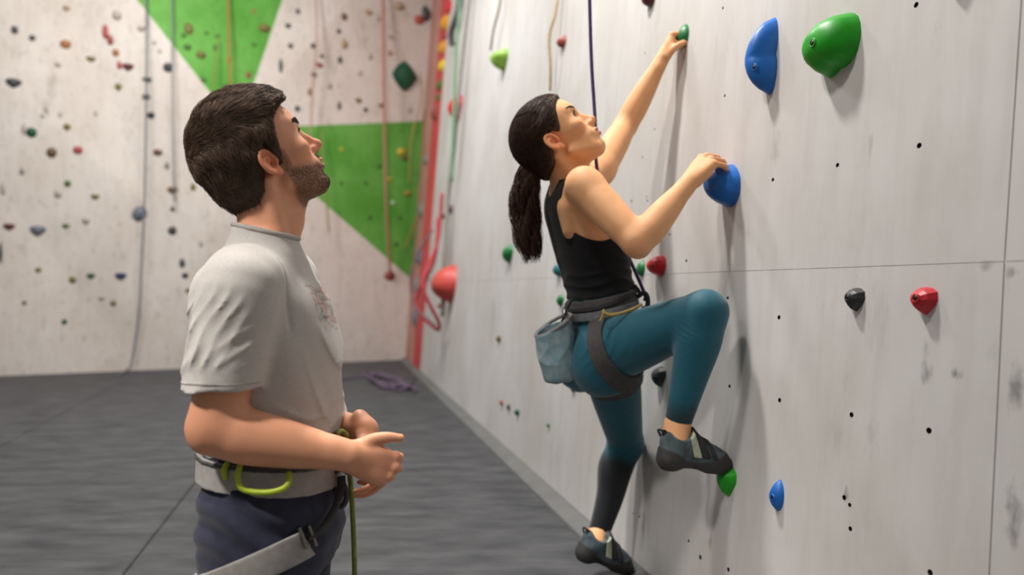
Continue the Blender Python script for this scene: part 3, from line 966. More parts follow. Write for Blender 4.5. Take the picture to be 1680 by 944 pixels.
def relax(verts, faces, weight, iters):
    """even out the skin where weight is high, keep it where weight is zero"""
    w = (weight * .6)[:, None]
    n = np.zeros(len(verts))
    for a in range(4): n += 2 * np.bincount(faces[:, a], minlength=len(verts))
    for it in range(iters):
        s = np.zeros_like(verts)
        for a in range(4):
            for b in ((a + 1) % 4, (a + 3) % 4):
                for q in range(3):
                    s[:, q] += np.bincount(faces[:, a], verts[faces[:, b], q], len(verts))
        k = w if it % 2 == 0 else -w * .9
        verts = verts + k * (s / np.maximum(n, 1)[:, None] - verts)
    return verts

class Shape:
    def __init__(self, f, lo, hi):
        self.f, self.lo, self.hi = f, np.asarray(lo, dtype=np.float64), np.asarray(hi, dtype=np.float64)

def limb(points, radii, n=6, squash=None):
    """tapering rounded limb through points; squash = (axis, factor) flattens its section"""
    pts = np.asarray(points, dtype=np.float64); rad = np.asarray(radii, dtype=np.float64)
    if len(pts) > 2 and n > 1 and len(pts) < 9:
        ch = pts[-1] - pts[0]; L2 = float(np.dot(ch, ch)) + 1e-12
        sg = np.diff(pts, axis=0)
        cosv = (sg @ ch) / (np.linalg.norm(sg, axis=1) * math.sqrt(L2) + 1e-12)
        if cosv.min() > .86:            # nearly straight: one smooth axis, no facets
            q = catmull(np.hstack([pts, rad[:, None]]), 12)
            tq = (q[:, :3] - pts[0]) @ ch / L2
            w_ = unit(squash[0]) if squash is not None else None
            def f1(x, y, z):
                t = np.clip(((x - pts[0][0]) * ch[0] + (y - pts[0][1]) * ch[1] + (z - pts[0][2]) * ch[2]) / L2, 0, 1)
                vx, vy, vz = x - np.interp(t, tq, q[:, 0]), y - np.interp(t, tq, q[:, 1]), z - np.interp(t, tq, q[:, 2])
                if w_ is not None:
                    e = (vx * w_[0] + vy * w_[1] + vz * w_[2]) * (1 / squash[1] - 1)
                    vx, vy, vz = vx + w_[0] * e, vy + w_[1] * e, vz + w_[2] * e
                return np.sqrt(vx * vx + vy * vy + vz * vz) - np.interp(t, tq, q[:, 3])
            rm = q[:, 3].max()
            return Shape(f1, q[:, :3].min(0) - rm, q[:, :3].max(0) + rm)
    if len(pts) > 2 and n > 1:
        q = catmull(np.hstack([pts, rad[:, None]]), n)
        pts, rad = q[:, :3], q[:, 3]
    rm = rad.max()
    if squash is not None:
        w, sq = unit(squash[0]), squash[1]
    def f(x, y, z):
        best = None
        for a, b, r1, r2 in zip(pts[:-1], pts[1:], rad[:-1], rad[1:]):
            ba = b - a; L = float(np.dot(ba, ba)) + 1e-12
            px, py, pz = x - a[0], y - a[1], z - a[2]
            t = np.clip((px * ba[0] + py * ba[1] + pz * ba[2]) / L, 0, 1)
            vx, vy, vz = px - t * ba[0], py - t * ba[1], pz - t * ba[2]
            if squash is not None:
                q = (vx * w[0] + vy * w[1] + vz * w[2]) * (1 / sq - 1)
                vx, vy, vz = vx + w[0] * q, vy + w[1] * q, vz + w[2] * q
            dd = np.sqrt(vx * vx + vy * vy + vz * vz) - (r1 + (r2 - r1) * t)
            best = dd if best is None else np.minimum(best, dd)
        return best
    return Shape(f, pts.min(0) - rm, pts.max(0) + rm)

def cut_shape(shape, point, normal, lo=None, hi=None):
    """keep the side of a plane that lies against its normal"""
    p, n = V(point), unit(normal)
    def f(x, y, z):
        return np.maximum(shape.f(x, y, z), (x - p[0]) * n[0] + (y - p[1]) * n[1] + (z - p[2]) * n[2])
    return Shape(f, shape.lo if lo is None else lo, shape.hi if hi is None else hi)

def band(shape, point, normal, half, off, thick):
    """strap of a given width lying round a shape"""
    p, n = V(point), unit(normal)
    def f(x, y, z):
        e = np.abs((x - p[0]) * n[0] + (y - p[1]) * n[1] + (z - p[2]) * n[2]) - half
        return np.maximum(np.abs(shape.f(x, y, z) - off) - thick, e)
    return Shape(f, shape.lo - off - thick, shape.hi + off + thick)

def blend_shapes(shapes, k):
    def f(x, y, z):
        a = shapes[0].f(x, y, z)
        for s in shapes[1:]:
            b = s.f(x, y, z)
            h = np.maximum(k - np.abs(a - b), 0) / k
            a = np.minimum(a, b) - h * h * k * .25
        return a
    return Shape(f, np.min([s.lo for s in shapes], 0), np.max([s.hi for s in shapes], 0))

def solid(name, shape, step, material, parent, smooth=1, disp=None, lo=None, hi=None):
    """one mesh object from one shape"""
    lo = shape.lo if lo is None else V(lo); hi = shape.hi if hi is None else V(hi)
    g = Grid(*[np.arange(lo[i] - 3 * step - .004, hi[i] + 3 * step + .008, step) for i in range(3)])
    g.d = shape.f(*g.all_pts()).astype(np.float32)
    if disp is not None: g.d = (g.d + disp(*g.all_pts())).astype(np.float32)
    v, f = g.mesh(smooth)
    return mesh_obj(name, v, f, material, parent)

class Frame:
    """local axes: f forward, l left, u up, around an origin, with a size factor"""
    def __init__(self, o, f, u, s=1.0):
        self.o = V(o); self.f = unit(f)
        self.u = unit(V(u) - self.f * np.dot(V(u), self.f))
        self.l = np.cross(self.u, self.f); self.s = s
    def p(self, f, l, u):
        return self.o + self.s * (f * self.f + l * self.l + u * self.u)
    def v(self, f, l, u):
        return f * self.f + l * self.l + u * self.u
    def loc(self, x, y, z):
        px, py, pz = x - self.o[0], y - self.o[1], z - self.o[2]
        return [(px * a[0] + py * a[1] + pz * a[2]) / self.s for a in (self.f, self.l, self.u)]
    def locv(self, pts):
        q = np.asarray(pts) - self.o
        return np.stack([q @ self.f, q @ self.l, q @ self.u], 1) / self.s

def ellipsoid(fr, c, r, n=2.0):
    c = V(c); r = V(r)
    def f(x, y, z):
        a, b, u = fr.loc(x, y, z)
        a, b, u = (a - c[0]) / r[0], (b - c[1]) / r[1], (u - c[2]) / r[2]
        if n == 2.0:
            k0 = np.sqrt(a * a + b * b + u * u)
            k1 = np.sqrt((a / r[0]) ** 2 + (b / r[1]) ** 2 + (u / r[2]) ** 2) + 1e-9
            return fr.s * k0 * (k0 - 1) / k1
        k0 = (np.abs(a) ** n + np.abs(b) ** n + np.abs(u) ** n) ** (1 / n)
        ln = np.sqrt((a * r[0]) ** 2 + (b * r[1]) ** 2 + (u * r[2]) ** 2)
        return fr.s * (k0 - 1) * ln / (k0 + 1e-6)
    m = fr.s * r.max(); cc = fr.p(*c)
    ext = fr.s * (np.abs(fr.f) * r[0] + np.abs(fr.l) * r[1] + np.abs(fr.u) * r[2])
    return Shape(f, cc - ext, cc + ext)

def loft(fr, secs, n=2.0, cap=0.01):
    """body of elliptic sections: rows (u, cf, front, back, cl, side)"""
    s = np.asarray(secs, dtype=np.float64)
    s = s[np.argsort(s[:, 0])]
    q = catmull(s, 8)
    def f(x, y, z):
        a, b, u = fr.loc(x, y, z)
        g = lambda i: np.interp(u, q[:, 0], q[:, i])
        cf, fr_, bk, cl, sd = g(1), g(2), g(3), g(4), g(5)
        da, db = a - cf, b - cl
        ra = np.where(da > 0, fr_, bk)
        k0 = (np.abs(da / ra) ** n + np.abs(db / sd) ** n) ** (1 / n)
        ln = np.sqrt(da * da + db * db)
        rr = np.minimum(ra, sd)
        dist = np.where(k0 > 1e-3, (k0 - 1) * ln / (k0 + 1e-6), -rr)
        dist = np.maximum(dist, -rr)
        e = np.maximum(q[0, 0] - u, u - q[-1, 0])
        h = np.maximum(cap - np.abs(dist - e), 0) / cap
        return fr.s * (np.maximum(dist, e) + h * h * cap * 0.25)
    m = max(s[:, 2].max(), s[:, 3].max(), s[:, 5].max()) + np.abs(s[:, 1]).max() + np.abs(s[:, 4]).max()
    cs = np.array([fr.p(c, l, u) for u, c, l in zip(s[:, 0], s[:, 1], s[:, 4])])
    m2 = fr.s * max(s[:, 2].max(), s[:, 3].max(), s[:, 5].max())
    return Shape(f, cs.min(0) - m2, cs.max(0) + m2)

def ramp(lo, hi, step, fine=()):
    """axis samples with finer steps inside the given (a, b, step) ranges"""
    out = [lo]
    while out[-1] < hi:
        s = step
        for a, b, fs in fine:
            if a <= out[-1] < b: s = min(s, fs)
        out.append(out[-1] + s)
    return np.array(out)

def wavy(x, y, z, freqs, seed):
    r = np.random.default_rng(seed)
    out = 0
    for f in freqs:
        k = unit(r.normal(size=3)) * f
        out = out + np.sin(k[0] * x + k[1] * y + k[2] * z + r.uniform(0, 6.28))
    return out / len(freqs)

def sstep(x, a, b):
    t = np.clip((x - a) / (b - a), 0, 1)
    return t * t * (3 - 2 * t)

# ---------------------------------------------------------------- anatomy
def build_head(g, H, man=True):
    """skull, face, ears; H is the head frame, origin between the ears, sizes in metres"""
    E = lambda c, r, k, op='u', n=2.0: g.apply(ellipsoid(H, c, r, n), k * H.s, op)
    C = lambda a, b, r1, r2, k, op='u': g.apply(limb([H.p(*a), H.p(*b)], [r1 * H.s, r2 * H.s], 1), k * H.s, op)
    E((0.000, 0, .046), (.099, .076, .084), .01)
    jw = 1.0 if man else 0.93
    rows = [(-.104, .066, .012, .020, 0, .018 * jw), (-.094, .056, .027, .036, 0, .030 * jw), (-.075, .044, .045, .044, 0, .043 * jw),
            (-.052, .036, .056, .050, 0, .052 * jw), (-.028, .032, .060, .056, 0, .058 * jw), (.000, .030, .060, .060, 0, .064),
            (.030, .026, .066, .066, 0, .069), (.060, .016, .078, .070, 0, .071), (.085, .010, .072, .070, 0, .060)]
    g.apply(loft(H, rows, 2.25, .008), .012 * H.s)
    for s in (-1, 1):
        C((.008, .051 * s * jw, -.050), (.066, .020 * s, -.086), .013 if man else .009, .014 if man else .011, .02)           # jaw
        E((.062, .043 * s, -.006), (.022, .019, .016) if man else (.020, .017, .014), .02)                              # cheek bone
        C((.087, .008 * s, .040), (.072, .046 * s, .044), .0085 if man else .0055, .007, .014)   # brow
    E((.080 if man else .077, 0, -.086 if man else -.083), (.017, .020, .015) if man else (.014, .017, .013), .014)                                        # chin
    for s in (-1, 1):
        E((.0915, .032 * s, .020), (.013, .017, .0115), .012, 's')                         # socket
        E((.0735, .032 * s, .0195), (.0142, .0150, .0138), .005)                         # lids over the eye ball
        E((.0870, .0325 * s, .0190), (.0085, .0122, .0045 if man else .0056), .0018, 's')      # opening
    # nose
    C((.087, 0, .030), (.110, 0, -.010), .0068 if man else .0055, .0085 if man else .0065, .010)
    C((.086, 0, .012), (.098, 0, -.016), .0075, .0115, .008)
    E((.1145 if man else .112, 0, -.017), (.0105, .0105, .0095) if man else (.0095, .0090, .0085), .008)
    for s in (-1, 1):
        E((.0985, .0108 * s, -.0215), (.0095, .0062, .0068), .008)
    C((.094, 0, -.030), (.108, 0, -.026), .006, .005, .006)
    for s in (-1, 1):
        E((.1045, .0062 * s, -.0305), (.0055, .0030, .0040), .002, 's')
    # mouth
    C((.091, 0, -.026), (.0915, 0, -.046), .0085, .0090, .006)
    E((.0855, 0, -.048), (.0120, .030, .020), .012)
    E((.0985 if man else .0975, 0, -.0455), (.0085, .0220, .0060), .004)
    E((.0965, 0, -.0585), (.0085, .0195, .0070), .004)
    E((.1060, 0, -.0520), (.0090, .0235, .0016), .003, 's')
    E((.0995, 0, -.0710), (.0060, .022, .0045), .008, 's')
    # ears
    for s in (-1, 1):
        ef = Frame(H.p(-.004, .0735 * s, -.004), H.v(.93, .0, .18) + H.v(0, .35 * s, 0) * -1, H.v(-.30, .10 * s, 1), H.s * .88)
        g.apply(ellipsoid(ef, (-.010, 0.003 * s, .004), (.0200, .0058, .0300)), .003 * H.s)
        g.apply(ellipsoid(ef, (-.0075, .0110 * s, .004), (.0125, .0080, .0200)), .002 * H.s, 's')
        ring = [ef.p(-.010 + .0178 * math.cos(t), .0085 * s, .006 + .0275 * math.sin(t)) for t in np.linspace(-.30, 4.3, 14)]
        g.apply(limb(ring, [.0042 * H.s] * 14, 2), .002 * H.s)
        ant = [ef.p(-.012 + .0085 * math.cos(t), .0080 * s, .002 + .0165 * math.sin(t)) for t in np.linspace(.9, 4.4, 10)]
        g.apply(limb(ant, [.0032 * H.s] * 10, 2), .002 * H.s)
        g.apply(ellipsoid(ef, (-.0035, .0100 * s, -.002), (.0075, .0100, .0095)), .002 * H.s, 's')
        g.apply(ellipsoid(ef, (-.002, .003 * s, -.024), (.0085, .0055, .0095)), .006 * H.s)
        g.apply(ellipsoid(ef, (.0062, .0065 * s, -.002), (.0040, .0045, .0070)), .003 * H.s)

def hair_line(f, u, man):
    """positive where hair grows, from the side: forward f and up u"""
    if man:
        F = [-.2, -.110, -.085, -.060, -.044, -.028, -.014, .000, .006, .011, .017, .023, .030, .040, .056, .080, .2]
        U = [-.090, -.090, -.082, -.068, -.045, -.008, .024, .030, .010, -.016, -.006, .020, .046, .064, .080, .092, .10]
    else:
        F = [-.2, -.110, -.080, -.055, -.040, -.026, -.012, .004, .014, .022, .030, .042, .055, .066, .078, .092, .2]
        U = [-.052, -.052, -.050, -.044, -.034, -.012, .022, .030, .018, .008, .014, .034, .056, .072, .084, .097, .10]
    return u - np.interp(f, F, U)

def face_colors(H, pts, skin, man, lip, beard):
    """natural colouring: lips, ears, nose tip, stubble, brows"""
    q = H.locv(pts)
    f, l, u = q[:, 0], np.abs(q[:, 1]), q[:, 2]
    c = np.tile(np.array(skin), (len(q), 1))
    near = (np.abs(f) < .14) & (l < .1) & (u > -.125) & (u < .14)
    def blend(mask, col, a):
        m = (np.clip(mask, 0, 1) * a * near)[:, None]
        c[:] = c * (1 - m) + np.array(col) * m
    bl = lambda cf, cl, cu, rf, rl, ru: 1 - sstep(((f - cf) / rf) ** 2 + ((l - cl) / rl) ** 2 + ((u - cu) / ru) ** 2, .35, 1.0)
    warm = np.array(skin) * np.array([1.06, .74, .66])
    blend(bl(-.004, .08, .0, .04, .03, .045), warm, .75)            # ears
    blend(bl(.110, 0, -.015, .018, .02, .02), warm, .6)            # nose tip
    blend(bl(.070, .042, -.015, .035, .025, .03), warm, .4)        # cheeks
    blend(bl(.100, 0, -.0520, .022, .028, .0150), lip, .85)
    if man:
        st = sstep(-u, .022 - .02 * 0, .040) * (1 - sstep(-u, .112, .128))
        line = sstep(u, -.02 - .9 * (f - .02) - .012, -.02 - .9 * (f - .02) + .012)   # cheek line from the sideburn to the mouth
        m1 = (1 - sstep(u + .30 * (f - .02), -.040, -.016)) * sstep(f, .004, .022) * sstep(u, -.118, -.100)
        m2 = bl(.098, 0, -.037, .02, .032, .010) * 1.0
        side = bl(.020, .075, -.02, .016, .03, .035)
        lips = bl(.100, 0, -.0520, .022, .026, .0110)
        blend(np.maximum(np.maximum(m1, m2 * .8), side * .8) * (1 - lips), beard, .62)
        chin = bl(.088, 0, -.086, .035, .034, .028)
        blend(chin * (1 - lips), beard, .35)
    return c

def add_eyes(H, parent, iris, gaze):
    """eye balls with iris, pupil and the gleam of the lens"""
    for s in (-1, 1):
        c = H.p(.0735, .032 * s, .0195)
        r = .0128 * H.s
        gz = unit(gaze)
        up = V(0, 0, 1); a1 = unit(np.cross(up, gz)); a2 = np.cross(gz, a1)
        nr, ns = 18, 20
        vs = []
        for i in range(nr + 1):
            th = math.pi * i / nr
            for k in range(ns):
                ph = 2 * math.pi * k / ns
                bul = 1 + .05 * max(0, 1 - (th / .5) ** 2)
                vs.append(c + r * bul * (math.cos(th) * gz + math.sin(th) * (math.cos(ph) * a1 + math.sin(ph) * a2)))
        fs = [(i * ns + k, i * ns + (k + 1) % ns, (i + 1) * ns + (k + 1) % ns, (i + 1) * ns + k) for i in range(nr) for k in range(ns)]
        o = mesh_obj("eye", np.array(vs), fs, mat("eye_surface", (1, 1, 1), 0.12, attr="col"), parent)
        cols = np.zeros((len(vs), 3))
        for i in range(nr + 1):
            th = math.pi * i / nr
            cc = (.010, .008, .008) if th < .28 else (iris if th < .54 else ((.03, .02, .015) if th < .62 else (.62, .57, .53)))
            cols[i * ns:(i + 1) * ns] = cc
        set_color(o, cols)

HAND = dict(index=((.090, .026, .000), (.044, .026, .022), .0086), middle=((.095, .007, .003), (.048, .030, .023), .0088),
            ring=((.090, -.012, .001), (.045, .028, .022), .0084), pinky=((.081, -.029, -.004), (.034, .021, .020), .0074))
def build_hand(g, F, side, curl, thumb, s=1.0, spread=0.0):
    """F: frame at the wrist: f to the fingers, u the back of the hand, thumb on the l*side side.
    curl: finger -> (knuckle, middle, tip) bend in degrees and sideways angle; thumb: three points in hand space"""
    p = lambda a, b, c: F.p(a, b * side, c)
    S = F.s
    k = .012 * S
    g.apply(limb([p(-.03, 0, 0), p(.0, 0, 0), p(.025, .001, 0)], [.0235 * S, .0235 * S, .0250 * S], 3, (F.u, .78)), .015 * S)
    for (b, r, e) in ((.024, .0125, .090), (.007, .0135, .094), (-.011, .0128, .089), (-.026, .0112, .079)):
        g.apply(limb([p(.012, b * .55, -.002), p(.055, b * .92, .001), p(e, b, 0)], [.0135 * S, r * S, .0098 * S], 4), k)
    g.apply(limb([p(.015, .014, -.010), p(.045, .028, -.012), p(.072, .026, -.008)], [.013 * S, .0125 * S, .008 * S], 3), k)
    g.apply(limb([p(.015, -.012, -.008), p(.05, -.022, -.010), p(.075, -.024, -.008)], [.012 * S, .012 * S, .008 * S], 3), k)
    tips = {}
    for name, (b, L, r) in HAND.items():
        bend = curl[name]
        pos = np.array(b); ang = 0.0
        sp = math.radians(bend[3] if len(bend) > 3 else 0)
        pts_, rr = [pos.copy()], [r * 1.12]
        for i in range(3):
            ang += math.radians(bend[i])
            d = np.array([math.cos(ang) * math.cos(sp), math.cos(ang) * math.sin(sp), -math.sin(ang)])
            pos = pos + d * L[i]
            pts_.append(pos.copy()); rr.append(r * (1.0, .92, .78)[i])
        q = [p(*x) for x in pts_]
        g.apply(limb(q, np.array(rr) * S, 3), .0035 * S)
        for i in (0, 1):
            g.apply(limb([q[i], q[i] + 0.0001], [rr[i] * 1.06 * S] * 2, 1), .004 * S)
        tips[name] = (q[-1], unit(q[-1] - q[-2]))
    q = [p(*x) for x in thumb]
    g.apply(limb(q, np.array([.0135, .0125, .0108, .0085])[:len(q)] * S, 4), .009 * S)
    tips["thumb"] = (q[-1], unit(q[-1] - q[-2]))
    return tips

def strands(roots, dirs_fn, length, steps, r0, r1, bvh, lift, jitter, seed=1, wave=0.0, clump=0.0):
    """thin hair locks that follow a surface; dirs_fn and length work on arrays of points"""
    rg = np.random.default_rng(seed)
    pos = np.array([p for p, n in roots]); nor = np.array([n for p, n in roots])
    m = len(pos)
    st = (length(pos) * rg.uniform(.7, 1.25, m) / steps)[:, None]
    j = rg.normal(size=(m, 3)) * jitter
    ph = rg.uniform(0, 6.28, m)
    if clump:
        j = j * .5 + clump * np.stack([wavy(pos[:, 0], pos[:, 1], pos[:, 2], [150, 190, 230], seed + k) for k in range(3)], 1)
        ph = 6 * wavy(pos[:, 0], pos[:, 1], pos[:, 2], [90, 110], seed + 9)
    lf = (lift * rg.uniform(.3, 1.3, m))[:, None]
    path = [pos + nor * (lift * .2)]
    w1 = rg.normal(size=(m, 3))
    for s in range(steps):
        d = dirs_fn(pos) + j * (0.4 + s / steps)
        if wave: d = d + wave * np.sin(s * 1.3 + ph)[:, None] * w1 * .3
        d /= np.linalg.norm(d, axis=1)[:, None]
        pos = pos + d * st
        if bvh is not None:
            hn = [bvh.find_nearest(Vector(p))[:2] for p in pos]
            pos = np.array([h for h, n in hn]); nn = np.array([n for h, n in hn])
            path.append(pos + nn * lf * (0.4 + 0.9 * s / steps))
        else:
            path.append(pos)
    return tube_many(np.stack(path, 1), np.linspace(r0, r1, steps + 1)[None, :] * rg.uniform(.7, 1.3, (m, 1)))

def tube_many(path, rr):
    """three-sided tubes along many paths at once: path (m, k, 3), radius (m, k)"""
    m, k, _ = path.shape
    t = np.gradient(path, axis=1); t /= np.linalg.norm(t, axis=2)[..., None] + 1e-12
    ref = np.where(np.abs(t[..., 2:3]) < .9, np.array([0, 0, 1.0]), np.array([1.0, 0, 0]))
    N = np.cross(t, ref); N /= np.linalg.norm(N, axis=2)[..., None] + 1e-12
    Bn = np.cross(t, N)
    ang = np.array([0, 2.094, 4.189])
    ring = path[:, :, None, :] + rr[:, :, None, None] * (np.cos(ang)[None, None, :, None] * N[:, :, None, :] + np.sin(ang)[None, None, :, None] * Bn[:, :, None, :])
    a = np.arange(k - 1)[:, None] * 3; bq = np.arange(3)[None, :]; c = (bq + 1) % 3
    q = np.stack([a + bq, a + c, a + 3 + c, a + 3 + bq], -1).reshape(-1, 4)
    f = (np.arange(m)[:, None, None] * (k * 3) + q[None]).reshape(-1, 4).astype(np.int32)
    return ring.reshape(-1, 3), f

def fold(t, p=1.6):
    return (1 - np.abs(np.sin(t * .5))) ** p

def surface_samples(verts, faces, n, seed, keep=None):
    a, b, c = verts[faces[:, 0]], verts[faces[:, 1]], verts[faces[:, 2]]
    nor = np.cross(b - a, c - a); ar = np.linalg.norm(nor, axis=1)
    nor /= ar[:, None] + 1e-12
    if keep is not None: ar = ar * keep((a + c) / 2)
    rg = np.random.default_rng(seed)
    idx = rg.choice(len(faces), n, p=ar / ar.sum())
    w = rg.dirichlet((1, 1, 1), n)
    pp = a[idx] * w[:, :1] + b[idx] * w[:, 1:2] + c[idx] * w[:, 2:]
    return list(zip(pp, nor[idx]))

def hair_shell(H, man, puff):
    """mesh of the hair mass over the skull"""
    lo, hi = H.o - .19 * H.s, H.o + .19 * H.s
    st = .0026
    g = Grid(*[np.arange(lo[i], hi[i], st) for i in range(3)])
    t, sd, bk = puff
    g.apply(ellipsoid(H, (-.004, 0, .046 + t * .3), (.100 + bk, .077 + sd, .084 + t)), .001)
    g.apply(loft(H, [(-.095, -.045, .02, .030 + bk * .2, 0, .045), (-.06, -.040, .03, .046 + bk * .6, 0, .056 + sd * .4), (-.02, -.020, .05, .076 + bk, 0, .068 + sd * .8),
                     (.03, -.01, .06, .088 + bk, 0, .074 + sd), (.06, -.0, .06, .094 + bk, 0, .074 + sd)], 2.0), .02)
    for s in (-1, 1):   # side locks in front of the ear
        g.apply(limb([H.p(.034, .070 * s, .03), H.p(.024, .071 * s, -.004)], [(.008 if man else .004) * H.s, (.005 if man else .002) * H.s], 1), .014)
    X = g.all_pts()
    f, l, u = H.loc(*X)
    cut = -hair_line(f, u, man) * H.s
    if man:   # uneven fringe
        cut = cut + .004 * np.sin(l * 260 + f * 90) * (f > .03) + .0012 * np.sin(u * 700 + f * 400)
    a = g.d; k = .012
    h = np.maximum(k - np.abs(a - cut), 0) / k
    g.d = (np.maximum(a, cut) + h * h * k * .25).astype(np.float32)
    if man:
        n1 = wavy(f, l, u, [70, 85, 95, 120, 140], 3) * .0045 + wavy(f, l, u, [230, 260, 300, 330], 5) * .0022
        g.d = g.d + (n1 * H.s * sstep(u, -.05, .05)).astype(np.float32)
    return g.mesh(1)
# ================================================================ the standing man
SKIN_M = srgb(216, 154, 120)
M_SKIN = mat("skin_man", SKIN_M, 0.5, 0.07, 30, 0.10, 420, attr="col", sss=0.12, spec=0.4)
M_HAIR_M = mat("dark_brown_hair", srgb(74, 57, 46), 0.62, 0.45, 60, spec=0.25)
M_SHIRT = mat("grey_marl_cotton", srgb(186, 181, 176), 0.9, 0.10, 260, 0.25, 900, attr="col", sheen=0.2, spec=0.15, bdist=0.001)
M_PANTS = mat("navy_trouser_cloth", srgb(48, 50, 68), 0.85, 0.22, 40, 0.25, 500, sheen=0.15, spec=0.2)
M_BELT = mat("pale_grey_webbing", srgb(158, 154, 150), 0.8, 0.15, 60, 0.3, 500)
M_LIME = mat("lime_plastic_tube", srgb(170, 190, 40), 0.45, 0.1, 30)
M_METAL = mat("dull_buckle_metal", srgb(110, 108, 104), 0.4, 0.2, 60, metal=0.8)
M_DARKWEB = mat("dark_grey_webbing", srgb(70, 70, 70), 0.85, 0.2, 80, 0.3, 400)
M_SHOE = mat("grey_trainer_cloth", srgb(80, 80, 84), 0.8, 0.2, 40)

man = tag(empty("person", (P(450, 800, 1.87)[0], 1.87, GYM_Z)),
          "bearded man in a grey t-shirt and harness looking up, hands clasped", "person")
az, pit = math.radians(28), math.radians(33)
HM = Frame(P(434, 270, 1.885), (math.cos(az) * math.cos(pit), math.sin(az) * math.cos(pit), math.sin(pit)), (0, 0, 1), 1.11)
TM = Frame(P(450, 800, 1.87), (1, 0, 0), P(434, 430, 1.87) - P(450, 800, 1.87), 1.0)
TM.u = unit(P(434, 430, 1.87) - P(450, 800, 1.87)); TM.f = unit(np.cross(V(0, 1, 0), TM.u)); TM.l = V(0, 1, 0)
S_R, E_R, W_R = P(398, 476, 1.70), P(350, 706, 1.655), P(570, 748, 1.70)
S_L, E_L, W_L = P(466, 470, 2.045), P(470, 700, 2.10), P(600, 706, 1.855)

TORSO_M = [(-.10, 0, .130, .140, 0, .175), (-.03, 0, .132, .142, 0, .175), (.04, 0, .132, .132, 0, .165), (.10, 0, .135, .122, 0, .160),
           (.20, 0, .135, .120, 0, .165), (.30, 0, .130, .125, 0, .175), (.40, -.005, .125, .130, 0, .185), (.46, -.005, .092, .098, 0, .165),
           (.51, -.005, .064, .062, 0, .100), (.545, -.005, .048, .046, 0, .060)]
torso_m = loft(TM, TORSO_M, 2.3, .02)

g = Grid(ramp(-.82, -.19, .0032, [(-.33, -.19, .0026), (-.68, -.40, .0026)]), ramp(1.52, 2.26, .0042, [(1.66, 1.98, .0030)]),
         ramp(GYM_Z - .02, 1.56, .0075, [(.58, .78, .0028), (.78, 1.13, .0045), (1.13, 1.60, .0026)]))
build_head(g, HM, True)
neck0 = TM.p(-.012, 0, .52)
g.apply(limb([HM.p(-.030, 0, -.020), HM.p(-.030, 0, -.075) * .6 + neck0 * .4, neck0, TM.p(-.01, 0, .46)], [.060, .063, .064, .070], 4), .03)
g.apply(limb([HM.p(.030, 0, -.082), HM.p(.006, 0, -.105) * .6 + TM.p(.035, 0, .53) * .4, TM.p(.035, 0, .52)], [.020, .030, .035], 4), .025)   # throat
g.apply(limb([HM.p(.010, 0, -.110) * .65 + TM.p(.045, 0, .53) * .35, HM.p(.010, 0, -.110) * .6 + TM.p(.045, 0, .53) * .4], [.016, .016], 1), .015)
for s in (-1, 1):
    g.apply(limb([HM.p(-.03, .055 * s, -.03), TM.p(.05, .03 * s, .50)], [.016, .014], 1), .02)      # neck muscle
g.apply(torso_m, .03)
for S, E, W in ((S_R, E_R, W_R), (S_L, E_L, W_L)):
    ua = E - S; fa = W - E
    g.apply(limb([S, S + ua * .3, S + ua * .65, E - ua * .06], [.066, .060, .056, .048], 5), .03)
    g.apply(limb([E - ua * .03, E + fa * .22, E + fa * .55, E + fa * .85, W], [.049, .055, .047, .035, .030], 5, (unit(np.cross(ua, fa)) , .92)), .02)
    g.apply(limb([E + unit(ua) * .012 - unit(fa) * .006, E + unit(ua) * .012], [.032, .032], 1), .03)
# right hand, back towards the lens, closed over the left one
FR = Frame(W_R, (.80, .30, -.34), (-.05, -.88, .22), 1.06)
build_hand(g, FR, 1, dict(index=(66, 58, 26, 2), middle=(68, 62, 30, 0), ring=(70, 64, 32, -2), pinky=(72, 60, 32, -5)),
           [(.014, .020, -.010), (.036, .042, -.002), (.062, .056, .004), (.084, .062, .006)])
FL = Frame(W_L, (.40, -.32, -.74), (.90, .10, .36), .93)
build_hand(g, FL, -1, dict(index=(34, 44, 24, 3), middle=(36, 46, 26, 0), ring=(38, 48, 28, -2), pinky=(40, 50, 30, -5)),
           [(.014, .020, -.010), (.038, .036, -.016), (.066, .038, -.022), (.090, .034, -.030)])
# legs under the trousers
legs_m = []
for s in (-1, 1):
    hip = TM.p(0, .095 * s, -.06); knee = V(hip[0] + .005, hip[1] + .01 * s, GYM_Z + .50); ank = V(hip[0] - .03, knee[1], GYM_Z + .09)
    legs_m.append((hip, knee, ank))
    g.apply(limb([hip, (hip + knee) / 2, knee, knee * .7 + ank * .3, ank], [.088, .075, .055, .055, .038], 4), .03)
v, f = g.mesh(1)
keepd = np.minimum(np.linalg.norm(v - HM.o, axis=1) - .15, np.minimum(np.linalg.norm(v - FR.p(.08, 0, -.01), axis=1) - .085, np.linalg.norm(v - FL.p(.08, 0, -.01), axis=1) - .085))
v = relax(v, f, sstep(keepd, -.02, .03), 16)
body = mesh_obj("body", v, f, M_SKIN, man)
c = face_colors(HM, v, SKIN_M, True, srgb(186, 112, 100), srgb(82, 60, 48))
rw = np.exp(-((np.linalg.norm(v - E_R, axis=1)) / .05) ** 2)[:, None]
c = c * (1 - .25 * rw) + np.array(srgb(200, 120, 96)) * .25 * rw
kn = np.maximum(np.exp(-((np.linalg.norm(v - FR.p(.10, .0, -.02), axis=1)) / .045) ** 2), np.exp(-((np.linalg.norm(v - FL.p(.12, 0, -.03), axis=1)) / .045) ** 2))[:, None]
c = c * (1 - .5 * kn) + np.array(srgb(206, 132, 112)) * .5 * kn
set_color(body, c)
add_eyes(HM, man, srgb(92, 62, 40), HM.v(.95, -.05, .12))

